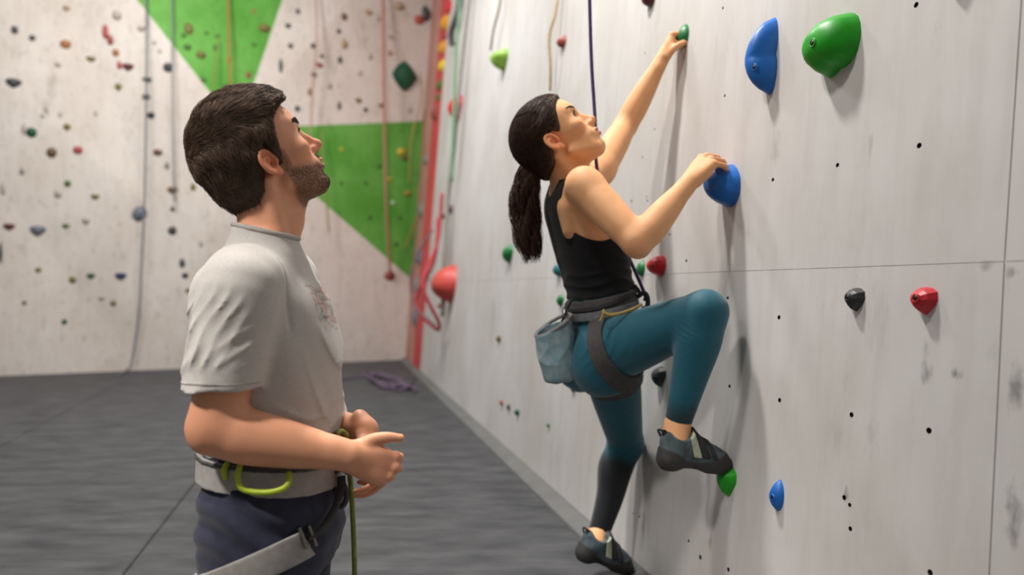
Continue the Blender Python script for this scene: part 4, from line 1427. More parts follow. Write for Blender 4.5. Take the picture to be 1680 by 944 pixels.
# hair, brows, stubble
hv, hf = hair_shell(HM, True, (.024, .012, .020))
hair = mesh_obj("hair", hv, hf, M_HAIR_M, man)
bv = BVHTree.FromPolygons([Vector(p) for p in hv], hf.tolist())
crown = HM.p(-.075, 0, .115)
def flow_m(p):
    q = HM.locv(p)
    top = sstep(q[:, 2:3], .05, .10)
    down = HM.v(-.20, 0, -1)[None] + .35 * np.sign(q[:, 1:2]) * HM.l[None]
    return HM.f[None] * top + down * (1 - top)
keep = lambda p: (hair_line(HM.locv(p)[:, 0], HM.locv(p)[:, 2], True) > -.002).astype(float)
rts = surface_samples(hv, hf, 11000, 4, keep)
def len_m(p):
    q = HM.locv(p)[:, 2]
    return np.where(q > .07, .034, np.where(q > 0, .022, .012))
sv, sf = strands(rts, flow_m, len_m, 5, .00075, .0002, bv, .0042, .22, 5, clump=.55)
locks = mesh_obj("hair_locks", sv, sf, mat("brown_hair_locks", srgb(98, 77, 62), 0.62, 0.5, 40, spec=0.25), hair, smooth=True)  # locks lighter than the hair mass, the look of lit curls put into their colour
locks["kind"] = "stuff"
# short stubble and eyebrows as tiny hairs on the skin
head_faces = f[np.linalg.norm(v[f[:, 0]] - HM.o, axis=1) < .17]
skin_bv = BVHTree.FromPolygons([Vector(p) for p in v], head_faces.tolist())
def beard_mask(p):
    q = HM.locv(p); ff, ll, uu = q[:, 0], np.abs(q[:, 1]), q[:, 2]
    m = (uu + .30 * (ff - .02) < -.030) & (ff > .012) & (uu > -.112)
    m |= (np.abs(uu + .037) < .006) & (ff > .08) & (ll < .026)
    m |= (np.abs(ff - .022) < .010) & (np.abs(uu + .02) < .03) & (ll > .05)
    m &= ~((np.abs(uu + .052) < .010) & (ll < .021) & (ff > .08))
    return m.astype(float)
rts = surface_samples(v, head_faces, 5600, 9, beard_mask)
def len_b(p):
    q = HM.locv(p)
    return .0028 + .0040 * (1 - sstep(q[:, 2], -.10, -.06)) * sstep(q[:, 0], .04, .08)
bvv, bff = strands(rts, lambda p: np.tile(HM.v(.25, 0, -1), (len(p), 1)), len_b, 2, .00020, .00008, skin_bv, .0022, .5, 6)
beard = mesh_obj("beard", bvv, bff, M_HAIR_M, man); beard["kind"] = "stuff"
def brow_mask(w):
    def m(p):
        q = HM.locv(p); ff, ll, uu = q[:, 0], np.abs(q[:, 1]), q[:, 2]
        mid = .041 + .10 * (ll - .010) - 2.4 * (ll - .030) ** 2
        return ((np.abs(uu - mid) < w * (1 - .4 * (ll > .04))) & (ll > .010) & (ll < .052) & (ff > .055)).astype(float)
    return m
rts = surface_samples(v, head_faces, 1300, 10, brow_mask(.0048))
bvv, bff = strands(rts, lambda p: HM.v(-.35, 0, .25)[None] + np.sign(HM.locv(p)[:, 1:2]) * HM.l[None], lambda p: np.full(len(p), .008), 3, .00045, .00015, skin_bv, .002, .25, 7)
brow = mesh_obj("eyebrows", bvv, bff, M_HAIR_M, man); brow["kind"] = "stuff"

# t-shirt
SHIRT = [(.085, 0, .145, .135, 0, .178), (.13, 0, .152, .138, 0, .182), (.20, 0, .152, .140, 0, .184), (.30, 0, .150, .143, 0, .192), (.40, -.004, .138, .145, 0, .200),
         (.46, -.010, .110, .126, 0, .188), (.505, -.008, .092, .092, 0, .132), (.535, -.004, .078, .072, 0, .092), (.585, .0, .064, .058, 0, .072)]
g = Grid(ramp(-.80, -.28, .0034), ramp(1.54, 2.22, .0042, [(1.54, 1.8, .0034)]), ramp(.60, 1.25, .0034))
g.apply(loft(TM, SHIRT, 2.3, .012), .01)
hemz = P(387, 628, 1.67)[2]
for S, E, r1 in ((S_R, E_R, 1.0), (S_L, E_L, 1.0)):
    ua = E - S
    sl = limb([S + (TM.p(0, 0, .44) - S) * .35, S + V(0, 0, .004), S + ua * .35, S + ua * .78], [.082, .084, .080, .075], 5)
    g.apply(cut_shape(sl, V(0, 0, hemz), (0.02, 0, -1)), .016)
X = g.all_pts()
ff, ll, uu = TM.loc(*X)
# folds: slanting drags on the sleeve, bunching above the harness, drapes from the chest
zz_ = X[2]
near = sstep(-ll, .10, .15)
hemm = sstep(zz_ - hemz, .022, .05)
s1 = fold(ff * 205 - uu * 100 + 1.6 * np.sin(uu * 26 + ff * 11) + .9 * np.sin(uu * 55), 1.3) * sstep(.485 - uu, .02, .10) * hemm
s1 = s1 * near * sstep(.055 - ff, 0, .06) * (.62 + .38 * np.sin(ff * 47 + uu * 31 + 1))
s2 = fold(ff * 120 - uu * 190 + 1.2 * np.sin(ff * 34 + 1), 1.3) * sstep(.40 - uu, 0, .06) * hemm * near * .55 * sstep(.06 - np.abs(ff - .02), 0, .05)
bun = fold(uu * 150 + 26 * ff + 2.6 * np.sin(ff * 24 + ll * 12) + 1.5 * np.sin(ll * 30)) * sstep(.23 - uu, .0, .10) * sstep(uu, .085, .12)
dr1 = fold((ff - .095) * 150 + (uu - .33) * 50 + 1.2 * np.sin(uu * 12), 2.0) * sstep(.37 - uu, .0, .06) * sstep(uu, .12, .18) * (1 - near) * sstep(ff, .02, .06)
dr2 = fold(ff * 70 + uu * 95 + 1.1 * np.sin(uu * 15 + ff * 20) + 2, 1.4) * sstep(.36 - uu, 0, .10) * sstep(uu, .14, .2) * sstep(.10 - ff, 0, .05) * (1 - near)
bak = fold(uu * 85 - ff * 70) * sstep(-ff, .03, .10) * sstep(.42 - uu, 0, .10)
g.d = g.d + (-.0072 * s1 - .006 * s2 - .0085 * bun - .0080 * dr1 - .0070 * dr2 - .006 * bak + .0016 * wavy(*X, [60, 75, 90], 8)).astype(np.float32)
seam = np.exp(-((ll + .158 + .10 * (ff) ** 2) / .0036) ** 2) * sstep(uu, .33, .36)
g.d = g.d + (.0042 * seam).astype(np.float32)
shs = np.exp(-((ff + .006) / .0028) ** 2) * sstep(uu, .44, .46) * (ll < -.05) * (ll > -.158)
g.d = g.d + (.0016 * shs).astype(np.float32)
# armhole seam groove on the near sleeve
# neck opening and hem
cn = unit(TM.v(.27, 0, 1)); cp = P(444, 378, 1.87)
pl = (X[0] - cp[0]) * cn[0] + (X[1] - cp[1]) * cn[1] + (X[2] - cp[2]) * cn[2]
g.d = np.maximum(g.d, pl).astype(np.float32)
hem = TM.p(0, 0, .105); hn = unit(TM.v(.10, 0, -1))
pl = (X[0] - hem[0]) * hn[0] + (X[1] - hem[1]) * hn[1] + (X[2] - hem[2]) * hn[2]
g.d = np.maximum(g.d, np.where(np.abs(ll) < .24, pl - .004 * np.sin(ff * 40), -1)).astype(np.float32)
v2, f2 = g.mesh(2)
shirt = mesh_obj("t_shirt", v2, f2, M_SHIRT, man)
col = np.tile(np.array(srgb(186, 181, 176)), (len(v2), 1))
q = TM.locv(v2)
# faded print on the chest
pf, pl_, pu = q[:, 0], q[:, 1], q[:, 2]
inside = (pf > .05) & (np.abs(pl_ + .005) < .085) & (pu > .335) & (pu < .445)
rg = np.random.default_rng(3)
ink = np.zeros(len(q))
for k in range(70):
    y0, z0 = rg.uniform(-.085, .08), rg.uniform(.340, .440)
    if rg.random() < .5: m = (np.abs(pu - z0) < .0026) & (pl_ > y0) & (pl_ < y0 + rg.uniform(.02, .06))
    else: m = (np.abs(pl_ - y0 - .25 * (pu - z0)) < .003) & (pu > z0) & (pu < z0 + rg.uniform(.01, .035))
    ink[m & inside] = rg.uniform(.3, .7)
blockm = inside & (np.sin(pl_ * 190 + 1) * np.sin(pu * 150) > .55)
ink[blockm] = np.maximum(ink[blockm], .35)
ink[inside & (np.abs(pl_ + .005) < .06) & (pu > .36)] += .14
redm = (np.sin(pl_ * 60 + pu * 90) > .1)
pc = np.where(redm[:, None], np.array(srgb(170, 104, 84)), np.array(srgb(112, 98, 88)))
col = col * (1 - ink[:, None]) + pc * ink[:, None]
set_color(shirt, col)
# collar rib and stitched hems
def ring_on(shape_pts, r, name, material, parent, flat=.5):
    vv, ff_ = tube(np.vstack([shape_pts, shape_pts[:1]]), r, 8, flat, cap=False)
    return mesh_obj(name, vv, ff_, material, parent)
M_RIB = mat("grey_rib_knit", srgb(172, 166, 160), 0.9, 0.1, 200, 0.3, 800, spec=0.15)
sbv = BVHTree.FromPolygons([Vector(p) for p in v2], f2.tolist())
e2 = unit(np.cross(cn, V(0, 1, 0))); e2 = e2 if e2[0] > 0 else -e2
cpts = []
for t in np.linspace(0, 2 * np.pi, 40, endpoint=False):
    dr = e2 * math.cos(t) + V(0, 1, 0) * math.sin(t)
    p0 = cp + dr * .20 - cn * .005
    h, n_, _, _ = sbv.ray_cast(Vector(p0), Vector(-dr)); cpts.append(np.array(h) if h is not None else cp + dr * .07)
cpts = np.array(cpts)
for _ in range(3): cpts = (np.roll(cpts, 1, 0) + cpts * 2 + np.roll(cpts, -1, 0)) / 4
ring_on(cpts, .0062, "collar", M_RIB, shirt, 1.0)
for S, E in ((S_R, E_R), (S_L, E_L)):
    for dz in (.003, .024):
        cpts = []
        ctr = S + (E - S) * ((S[2] - hemz - dz) / (S[2] - E[2]))
        for t in np.linspace(0, 2 * np.pi, 36, endpoint=False):
            p0 = ctr + V(math.cos(t), math.sin(t), 0) * .11
            h, n_, _, _ = sbv.ray_cast(Vector(p0), Vector(ctr - p0))
            cpts.append(np.array(h) + np.array(n_) * (.000 if dz < .01 else -.0005) if h is not None else p0)
        cpts = np.array(cpts)
        for _ in range(2): cpts = (np.roll(cpts, 1, 0) + cpts * 2 + np.roll(cpts, -1, 0)) / 4
        ring_on(cpts, .0024 if dz < .01 else .0013, "sleeve_hem", M_RIB, shirt, 1.0)

# trousers
pel = loft(TM, [(-.16, -.005, .130, .150, 0, .180), (-.10, 0, .140, .156, 0, .190), (-.03, 0, .140, .150, 0, .186), (.04, 0, .138, .142, 0, .178), (.10, 0, .138, .136, 0, .174), (.12, 0, .138, .134, 0, .174)], 2.4, .006)
thighs = [limb([h + V(0, 0, .02), h * .75 + k * .25 + V(-.004, 0, 0), h * .5 + k * .5, k, k * .5 + a * .5, a + V(0, 0, -.02)], [.108, .104, .092, .076, .070, .062], 4) for h, k, a in legs_m]
g = Grid(ramp(-.78, -.26, .0042), ramp(1.60, 2.14, .0046), ramp(GYM_Z, .74, .0075, [(.34, .74, .0040)]))
g.apply(pel, .01)
for t in thighs: g.apply(t, .03)
X = g.all_pts(); ff, ll, uu = TM.loc(*X)
wr = np.sin(uu * 95 + 30 * ff + 2.0 * np.sin(ff * 22)) * sstep(.09 - uu, 0, .05) * sstep(uu, -.16, -.06)
g.d = g.d + (-.0045 * wr - .003 * wavy(*X, [40, 52, 66], 12)).astype(np.float32)
v3, f3 = g.mesh(1)
mesh_obj("trousers", v3, f3, M_PANTS, man)
for h, k, a in legs_m:
    fr = Frame(V(a[0], a[1], GYM_Z), (1, 0, 0), (0, 0, 1), 1.0)
    solid("shoe", blend_shapes([limb([fr.p(-.06, 0, .045), fr.p(.06, 0, .045), fr.p(.17, 0, .036)], [.044, .046, .034], 4), limb([fr.p(-.03, 0, .07), fr.p(.0, 0, .09)], [.044, .046], 1)], .03),
          .006, M_SHOE, man, lo=fr.p(-.12, -.06, .0), hi=fr.p(.22, .06, .15))

# climbing harness
harness = empty("climbing_harness", TM.p(0, 0, 0)); harness.parent = man
harness.location = Vector(TM.p(0, 0, 0)) - Vector(man.location)
wn = TM.v(.13, 0, 1); wp = P(450, 760, 1.87)
blt = solid("waist_belt", band(pel, wp, wn, .029, .004, .0055), .0030, M_BELT, harness, 1, lo=TM.p(-.2, -.22, -.08), hi=TM.p(.2, .22, .14))
solid("belt_edge", band(pel, wp + wn * .024, wn, .004, .010, .0030), .0026, M_DARKWEB, harness, 1, lo=TM.p(-.2, -.22, -.06), hi=TM.p(.2, .22, .16))
def by_px(pp, Y): return [P(x, y, Y if not isinstance(Y, (list, tuple)) else Y[i]) for i, (x, y) in enumerate(pp)]
def loop_part(pp, Y, r, name, material, parent, n=6, flat=1.0):
    vv, ff_ = tube(catmull(by_px(pp, Y), n), r, 8, flat)
    return mesh_obj(name, vv, ff_, material, parent)
yn = 1.672
loop_part([(394, 764), (390, 782), (395, 800), (412, 807), (440, 808), (462, 803), (473, 793), (474, 776)], [yn + .006, yn - .006, yn - .012, yn - .014, yn - .014, yn - .012, yn - .008, yn + .008], .0062, "gear_loop", M_LIME, harness)
loop_part([(374, 760), (368, 772), (370, 786)], [yn + .02, yn + .012, yn + .016], .0062, "gear_loop", M_LIME, harness)
loop_part([(346, 740), (333, 752), (327, 768), (331, 780), (342, 784)], [1.79, 1.78, 1.79, 1.80, 1.81], .0062, "gear_loop", M_LIME, harness)
loop_part([(354, 786), (357, 794), (358, 801)], 1.715, .005, "lime_tab", M_LIME, harness)
# leg loop round the near thigh, buckle, riser and belay loop
hip, knee, _ = legs_m[0]
lc = P(462, 905, 1.80); ln = unit(V(-.40, .10, .92))
solid("leg_loop", cut_shape(band(blend_shapes([pel, thighs[0]], .03), lc, ln, .029, .005, .0055), P(508, 880, 1.74), (1, .0, .35)), .0032, M_BELT, harness, 1, lo=lc - V(.2, .2, .16), hi=lc + V(.2, .10, .16))
hip2, knee2, _ = legs_m[1]
solid("leg_loop", band(thighs[1], lc + V(0, hip2[1] - hip[1], 0), ln, .029, .004, .005), .0042, M_BELT, harness, 1, lo=lc + V(-.2, 0.02, -.16), hi=lc + V(.2, .4, .16))
tb = BVHTree.FromPolygons([Vector(p) for p in v3], f3.tolist())
for x, y in ((489, 884), (503, 880)):
    d = Vector(((x - 840) / FPX, 1, (470 - y) / FPX)).normalized()
    h, n_, _, _ = tb.ray_cast(Vector((0, 0, CAM_Z)), d)
    h, n_ = np.array(h), np.array(n_)
    a1 = unit(ln); a2 = unit(np.cross(a1, n_))
    vv, ff_ = box(h + n_ * .017, (a2, a1, n_), (.0035, .022, .004))
    bevel(mesh_obj("buckle", vv, ff_, M_METAL, harness, smooth=False), .001)
loop_part([(505, 884), (524, 872), (540, 850), (552, 828), (560, 800), (560, 782)], [1.712, 1.728, 1.76, 1.79, 1.82, 1.83], .011, "riser_strap", M_DARKWEB, harness, flat=.4)
loop_part([(556, 786), (566, 800), (568, 820), (560, 832), (551, 822), (552, 800), (556, 788)], 1.845, .0075, "belay_loop", M_DARKWEB, harness, flat=.8)
loop_part([(548, 776), (560, 770), (570, 776)], [1.83, 1.82, 1.84], .009, "tie_in_strap", M_DARKWEB, harness, flat=.6)
o = rope([P(552, 714, 1.80), P(560, 708, 1.815), P(569, 716, 1.82), P(563, 728, 1.82), P(570, 750, 1.835), P(575, 790, 1.86), P(579, 850, 1.87), P(582, 944, 1.88), P(580, 1040, 1.88), P(574, 1120, 1.88)],
     .0058, (134, 142, 62), "olive green rope end hanging from the man's harness", n=8)
# ================================================================ the climbing woman
SKIN_W = srgb(234, 176, 128)
M_SKINW = mat("skin_woman", SKIN_W, 0.56, 0.08, 26, 0.12, 420, attr="col", sss=0.12, spec=0.3)
M_HAIR_W = mat("long_dark_brown_hair", srgb(70, 49, 38), 0.52, 0.4, 50, spec=0.25)
M_TOP = mat("black_jersey", srgb(22, 22, 24), 0.85, 0.2, 120, 0.2, 600, sheen=0.1, spec=0.2)
M_TIGHTS = mat("teal_stretch_fabric", srgb(14, 84, 100), 0.62, 0.10, 60, 0.15, 900, attr="col", sheen=0.25, spec=0.3, bdist=0.001)
M_HARN = mat("charcoal_webbing", srgb(72, 70, 70), 0.85, 0.25, 90, 0.3, 500)
M_HARN2 = mat("faded_grey_webbing", srgb(98, 100, 104), 0.85, 0.25, 60, 0.3, 500)
M_OCHRE = mat("ochre_cord", srgb(172, 148, 84), 0.8, 0.2, 60)
M_RUB = mat("black_shoe_rubber", srgb(54, 52, 52), 0.62, 0.25, 70, 0.15, 200)
M_UPPER = mat("blue_grey_shoe_leather", srgb(84, 104, 112), 0.75, 0.35, 34, 0.2, 300, color2=srgb(54, 58, 62))
M_STRAPL = mat("pale_green_strap", srgb(176, 184, 158), 0.8, 0.2, 60)
M_STRAPD = mat("black_strap", srgb(38, 36, 38), 0.8, 0.2, 60)

woman = tag(empty("person", (P(985, 575, 2.83)[0], 2.83, 0.0)),
            "woman in black top and teal leggings climbing the right wall", "person")
az, pit = math.radians(-11), math.radians(44)
HW = Frame(P(918, 236, 2.78), (math.cos(az) * math.cos(pit), math.sin(az) * math.cos(pit), math.sin(pit)), (0, 0, 1), 1.16)
TW = Frame(P(985, 575, 2.83), (math.cos(.32), math.sin(.32), 0), (0, 0, 1), 1.0)
TW.u = unit(P(932, 290, 2.80) - P(985, 575, 2.83)); TW.f = unit(TW.f - TW.u * np.dot(TW.f, TW.u)); TW.l = np.cross(TW.u, TW.f)
SR, ER, WR = P(962, 308, 2.625), P(1047, 400, 2.50), P(1131, 299, 2.585)
SL, EL, WL = P(984, 278, 2.985), P(1027, 205, 3.15), P(1086, 98, 3.11)
HR, KR, AR = P(992, 582, 2.735), P(1158, 512, 2.46), P(1111, 700, 2.495)
HL, KL, AL = P(1000, 592, 2.92), P(1027, 728, 3.16), P(981, 880, 3.10)

TORSO_W = [(-.12, 0, .080, .085, 0, .150), (-.05, 0, .100, .105, 0, .170), (.04, .008, .108, .104, 0, .166), (.12, .026, .100, .096, 0, .146),
           (.19, .036, .096, .094, 0, .130), (.27, .034, .102, .100, 0, .134), (.35, .028, .124, .102, 0, .146), (.41, .022, .126, .100, 0, .150), (.47, .012, .104, .094, 0, .150),
           (.52, .004, .076, .080, 0, .125), (.56, .0, .052, .062, 0, .075), (.60, -.002, .042, .048, 0, .050)]
torso_w = loft(TW, TORSO_W, 2.2, .02)
def shoe_frame(heel, toe, up): return Frame(heel, toe - heel, up, 1.0)

arms_w = []
for S, E, W in ((SR, ER, WR), (SL, EL, WL)):
    ua, fa = E - S, W - E
    k = 1.0 if S is SR else .95
    arms_w.append(limb([S - unit(ua) * .015, S + ua * .25, S + ua * .62, E - ua * .05], np.array([.056, .056, .052, .043]) * k, 5))
    arms_w.append(limb([E - ua * .02, E + fa * .20, E + fa * .5, E + fa * .84, W], np.array([.042, .047, .042, .030, .026]) * k, 5))
    arms_w.append(limb([E + unit(ua) * .012 - unit(fa) * .008, E + unit(ua) * .010], [.027 * k] * 2, 1))
legR = [limb([HR, HR * .7 + KR * .3, HR * .35 + KR * .65, KR], [.098, .094, .080, .061], 5),
        limb([KR, KR * .75 + AR * .25 , KR * .45 + AR * .55, AR], [.060, .066, .054, .036], 5)]
legL = [limb([HL, HL * .7 + KL * .3, HL * .35 + KL * .65, KL], [.098, .092, .078, .063], 5),
        limb([KL, KL * .72 + AL * .28 + V(-.012, 0, 0), KL * .4 + AL * .6, AL], [.062, .064, .050, .037], 5)]

g = Grid(ramp(-.03, .76, .0055, [(-.03, .34, .0027), (.50, .72, .0027)]), ramp(2.34, 3.36, .0052, [(2.52, 2.74, .0032), (2.74, 2.92, .0028), (3.04, 3.22, .0032)]),
         ramp(.02, 2.12, .0085, [(1.0, 1.33, .0048), (1.33, 1.76, .0027), (1.76, 1.86, .005), (1.86, 2.1, .0027), (.05, .22, .005), (.60, .70, .005)]))
build_head(g, HW, False)
nb = TW.p(.002, 0, .55)
g.apply(limb([HW.p(-.035, 0, -.020), HW.p(-.040, 0, -.070) * .55 + nb * .45, nb, TW.p(0, 0, .50)], [.052, .050, .056, .075], 4), .03)
g.apply(limb([HW.p(.020, 0, -.080), HW.p(-.010, 0, -.100) * .55 + TW.p(.035, 0, .55) * .45, TW.p(.035, 0, .53)], [.020, .026, .030], 4), .025)
for s in (-1, 1):
    g.apply(limb([HW.p(-.03, .052 * s, -.03), TW.p(.05, .025 * s, .525)], [.013, .012], 1), .02)
g.apply(torso_w, .03)
girdle = [limb([TW.p(-.01, 0, .52) * .7 + S * .3, S], [.044, .056], 1) for S in (SR, SL)]
for q in girdle: g.apply(q, .03)
chest_w = blend_shapes([torso_w] + girdle, .03)
g.apply(limb([TW.p(-.062, -.085, .48), TW.p(-.066, -.080, .41)], [.026, .018], 1), .03)     # shoulder blade
for q in arms_w: g.apply(q, .022)
for q in legR + legL: g.apply(q, .03, grow=-.006)
# hands
FRW = Frame(WR, (.58, .24, .68), (-.46, -.60, .60), 1.12)
build_hand(g, FRW, 1, dict(index=(48, 36, 16, 12), middle=(50, 38, 18, 3), ring=(52, 40, 18, -7), pinky=(52, 40, 18, -18)),
           [(.012, .020, -.012), (.036, .040, -.022), (.062, .046, -.034), (.082, .044, -.050)])
FLW = Frame(WL, (.36, .10, .90), (-.92, -.05, .36), 1.02)
build_hand(g, FLW, -1, dict(index=(62, 52, 24, 3), middle=(64, 54, 24, 0), ring=(66, 54, 24, -3), pinky=(66, 52, 24, -6)),
           [(.012, .022, -.012), (.040, .040, -.022), (.070, .042, -.044), (.088, .034, -.068)])
# feet inside the shoes
FSR = shoe_frame(P(1081, 771, 2.46), P(1200, 778, 2.515), V(-.05, 0, 1))
FSL = shoe_frame(P(944, 918, 3.02), P(1046, 948, 3.10), V(.25, 0, 1))
for A, F in ((AR, FSR), (AL, FSL)):
    g.apply(limb([A, F.p(.055, 0, .075), F.p(.11, 0, .045), F.p(.18, 0, .032)], [.036, .034, .030, .024], 4), .02)
    g.apply(limb([A, F.p(.035, 0, .045)], [.033, .026], 1), .02)
v, f = g.mesh(1)
keepd = np.minimum(np.linalg.norm(v - HW.o, axis=1) - .16, np.minimum(np.linalg.norm(v - FRW.p(.09, 0, -.02), axis=1) - .085, np.linalg.norm(v - FLW.p(.09, 0, -.02), axis=1) - .085))
v = relax(v, f, sstep(keepd, -.02, .03), 16)
bodyw = mesh_obj("body", v, f, M_SKINW, woman)
c = face_colors(HW, v, SKIN_W, False, srgb(190, 100, 92), SKIN_W)
for ctr, rad in ((FRW.p(.11, 0, -.03), .05), (FLW.p(.11, 0, -.03), .05), (ER, .05), (EL, .05)):
    w = .35 * np.exp(-(np.linalg.norm(v - ctr, axis=1) / rad) ** 2)[:, None]
    c = c * (1 - w) + np.array(srgb(208, 132, 106)) * w
set_color(bodyw, c)
add_eyes(HW, woman, srgb(84, 56, 36), HW.v(.93, -.32, .08))

# hair pulled back into a ponytail
hv, hf = hair_shell(HW, False, (.014, .008, .014))
hairw = mesh_obj("hair", hv, hf, M_HAIR_W, woman)
bv = BVHTree.FromPolygons([Vector(p) for p in hv], hf.tolist())
knot = P(880, 268, 2.80)
keep = lambda p: (hair_line(HW.locv(p)[:, 0], HW.locv(p)[:, 2], False) > -.001).astype(float)
rts = surface_samples(hv, hf, 7000, 14, keep)
def flow_w(p):
    d = knot[None] - p
    return d / (np.linalg.norm(d, axis=1)[:, None] + 1e-9)
sv, sf = strands(rts, flow_w, lambda p: np.minimum(.075, np.linalg.norm(knot[None] - p, axis=1) * .85), 7, .00055, .0003, bv, .0014, .06, 15, clump=.05)
lk = mesh_obj("hair_strands", sv, sf, M_HAIR_W, hairw); lk["kind"] = "stuff"
# ponytail: wavy strands round a curved core
guide = catmull([knot, P(868, 285, 2.795), P(862, 318, 2.79), P(862, 352, 2.79), P(866, 388, 2.79), P(872, 420, 2.79)], 6)
wid = np.interp(np.linspace(0, 1, len(guide)), [0, .12, .35, .65, .85, 1], [.020, .034, .043, .046, .042, .030])
tl = empty("ponytail", knot); tl.parent = woman; tl.location = Vector(knot) - Vector(woman.location)
core = limb(guide[:-4], wid[:-4] * .72, 1)
solid("hair_core", core, .0035, M_HAIR_W, tl, 1, disp=lambda x, y, z: .003 * np.sin(x * 260 + 3 * np.sin(z * 40)) + .003 * np.sin(y * 240 + 2 * np.sin(z * 50)))
rg = np.random.default_rng(21)
m, k = 1300, len(guide)
t_, N_, B_ = frames(guide)
a0 = rg.uniform(0, 2 * np.pi, m); rad = np.sqrt(rg.uniform(.25, 1.1, m))
ph = 3.0 * np.sin(a0 * 3) + rg.normal(size=m) * .5; amp = rg.uniform(.14, .46, m)
tt = np.linspace(0, 1, k)
endl = np.clip(rg.normal(.92, .13, m), .4, 1.22)
path = np.empty((m, k, 3))
sx = np.linspace(0, 1, k)
for i in range(k):
    w = endl * tt[i]
    gi = np.clip(w, 0, 1) * (k - 1); i0 = np.minimum(gi.astype(int), k - 2); fr_ = (gi - i0)[:, None]
    cc = guide[i0] * (1 - fr_) + guide[i0 + 1] * fr_
    ww = (wid[i0] * (1 - fr_[:, 0]) + wid[i0 + 1] * fr_[:, 0])
    nn = N_[i0]; bb = B_[i0]
    wv = amp * np.sin(w * 17 + ph) * sstep(w, .1, .4)
    path[:, i] = cc + nn * (ww * (rad * np.cos(a0) + wv))[:, None] + bb * (ww * (rad * np.sin(a0) + wv * .7))[:, None]
    path[:, i] += np.array([0, 0, -1])[None] * (np.clip(w - 1, 0, 1) * .12)[:, None]
pv, pf_ = tube_many(path, np.linspace(.0011, .00045, k)[None, :] * rg.uniform(.6, 1.2, (m, 1)))
po = mesh_obj("hair_strands", pv, pf_, mat("brown_ponytail_hair", srgb(88, 60, 44), 0.45, 0.5, 60, spec=0.4), tl); po["kind"] = "stuff"
ty = [knot + HW.l * .0 + V(.0, 0, .0) + .024 * (math.cos(a) * N_[1] + math.sin(a) * B_[1]) for a in np.linspace(0, 2 * np.pi, 20)]
vv, ff_ = tube(np.array(ty), .0065, 8); mesh_obj("hair_tie", vv, ff_, M_TOP, tl)
# eyebrows and lashes
head_faces = f[np.linalg.norm(v[f[:, 0]] - HW.o, axis=1) < .18]
skin_bv = BVHTree.FromPolygons([Vector(p) for p in v], head_faces.tolist())
def brow_w(p):
    q = HW.locv(p); ff, ll, uu = q[:, 0], np.abs(q[:, 1]), q[:, 2]
    mid = .040 + .16 * (ll - .010) - 3.2 * (ll - .028) ** 2
    return ((np.abs(uu - mid) < .0030 * (1 - .5 * (ll > .04))) & (ll > .012) & (ll < .052) & (ff > .05)).astype(float)
rts = surface_samples(v, head_faces, 900, 10, brow_w)
bvv, bff = strands(rts, lambda p: HW.v(-.35, 0, .2)[None] + np.sign(HW.locv(p)[:, 1:2]) * HW.l[None], lambda p: np.full(len(p), .007), 3, .0004, .00015, skin_bv, .0012, .15, 7)
bo = mesh_obj("eyebrows", bvv, bff, M_HAIR_W, woman); bo["kind"] = "stuff"
def lashes(H, parent, material, n=46, L=.0075):
    paths = []
    for s in (-1, 1):
        for i in range(n):
            a = math.pi * (i + .5) / n
            b = H.p(.0735 + .0132 * math.sin(a) ** .5, .0325 * s + .0125 * math.cos(a), .0190 + .0048 * math.sin(a))
            d = H.v(.8, .35 * math.cos(a), .55)
            paths.append([b, b + d * L * .5 * H.s, b + (d + H.v(0, 0, .35)) * L * H.s])
    pa = np.array(paths)
    vv, ff_ = tube_many(pa, np.tile(np.array([.00045, .0003, .0001]), (len(pa), 1)))
    o = mesh_obj("eyelashes", vv, ff_, material, parent); o["kind"] = "stuff"
lashes(HW, woman, M_HAIR_W)
lashes(HM, man, M_HAIR_M, L=.005)

# black racer-back top
def top_shape(x, y, z):
    a, l, u = TW.loc(x, y, z)
    d = np.where(a < .05, chest_w.f(x, y, z), torso_w.f(x, y, z)) - .0062
    hole = np.sqrt(((a - .020) / .104) ** 2 + ((u - .490) / .132) ** 2) - 1
    side = .088 - np.abs(l) - .25 * np.maximum(0, .47 - u)
    d = np.maximum(d, np.minimum(np.abs(l) - .112, u - .45))
    k = .010
    cutd = -np.maximum(hole * .09, side)
    d = np.maximum(d, cutd)
    nk = np.sqrt(((a - .07) / .085) ** 2 + (l / .052) ** 2 + ((u - .575) / .085) ** 2) - 1
    d = np.maximum(d, -nk * .05)
    nb_ = np.sqrt(((a + .07) / .07) ** 2 + (l / .050) ** 2 + ((u - .60) / .070) ** 2) - 1
    d = np.maximum(d, -nb_ * .05)
    d = np.maximum(d, .185 - u + .02 * a)
    d = np.maximum(d, u - .575)
    wr = fold(u * 170 + 12 * a + 1.8 * np.sin(a * 30 + l * 22)) * sstep(.29 - u, 0, .06) + .5 * fold(u * 90 + a * 60 + np.sin(l * 30)) * sstep(.37 - u, 0, .08)
    return d - .0045 * wr
tshape = Shape(top_shape, torso_w.lo, torso_w.hi)
solid("tank_top", tshape, .0036, M_TOP, woman, 1, lo=TW.p(.03, 0, .38) - V(.21, .22, .26), hi=TW.p(.03, 0, .38) + V(.21, .22, .26))

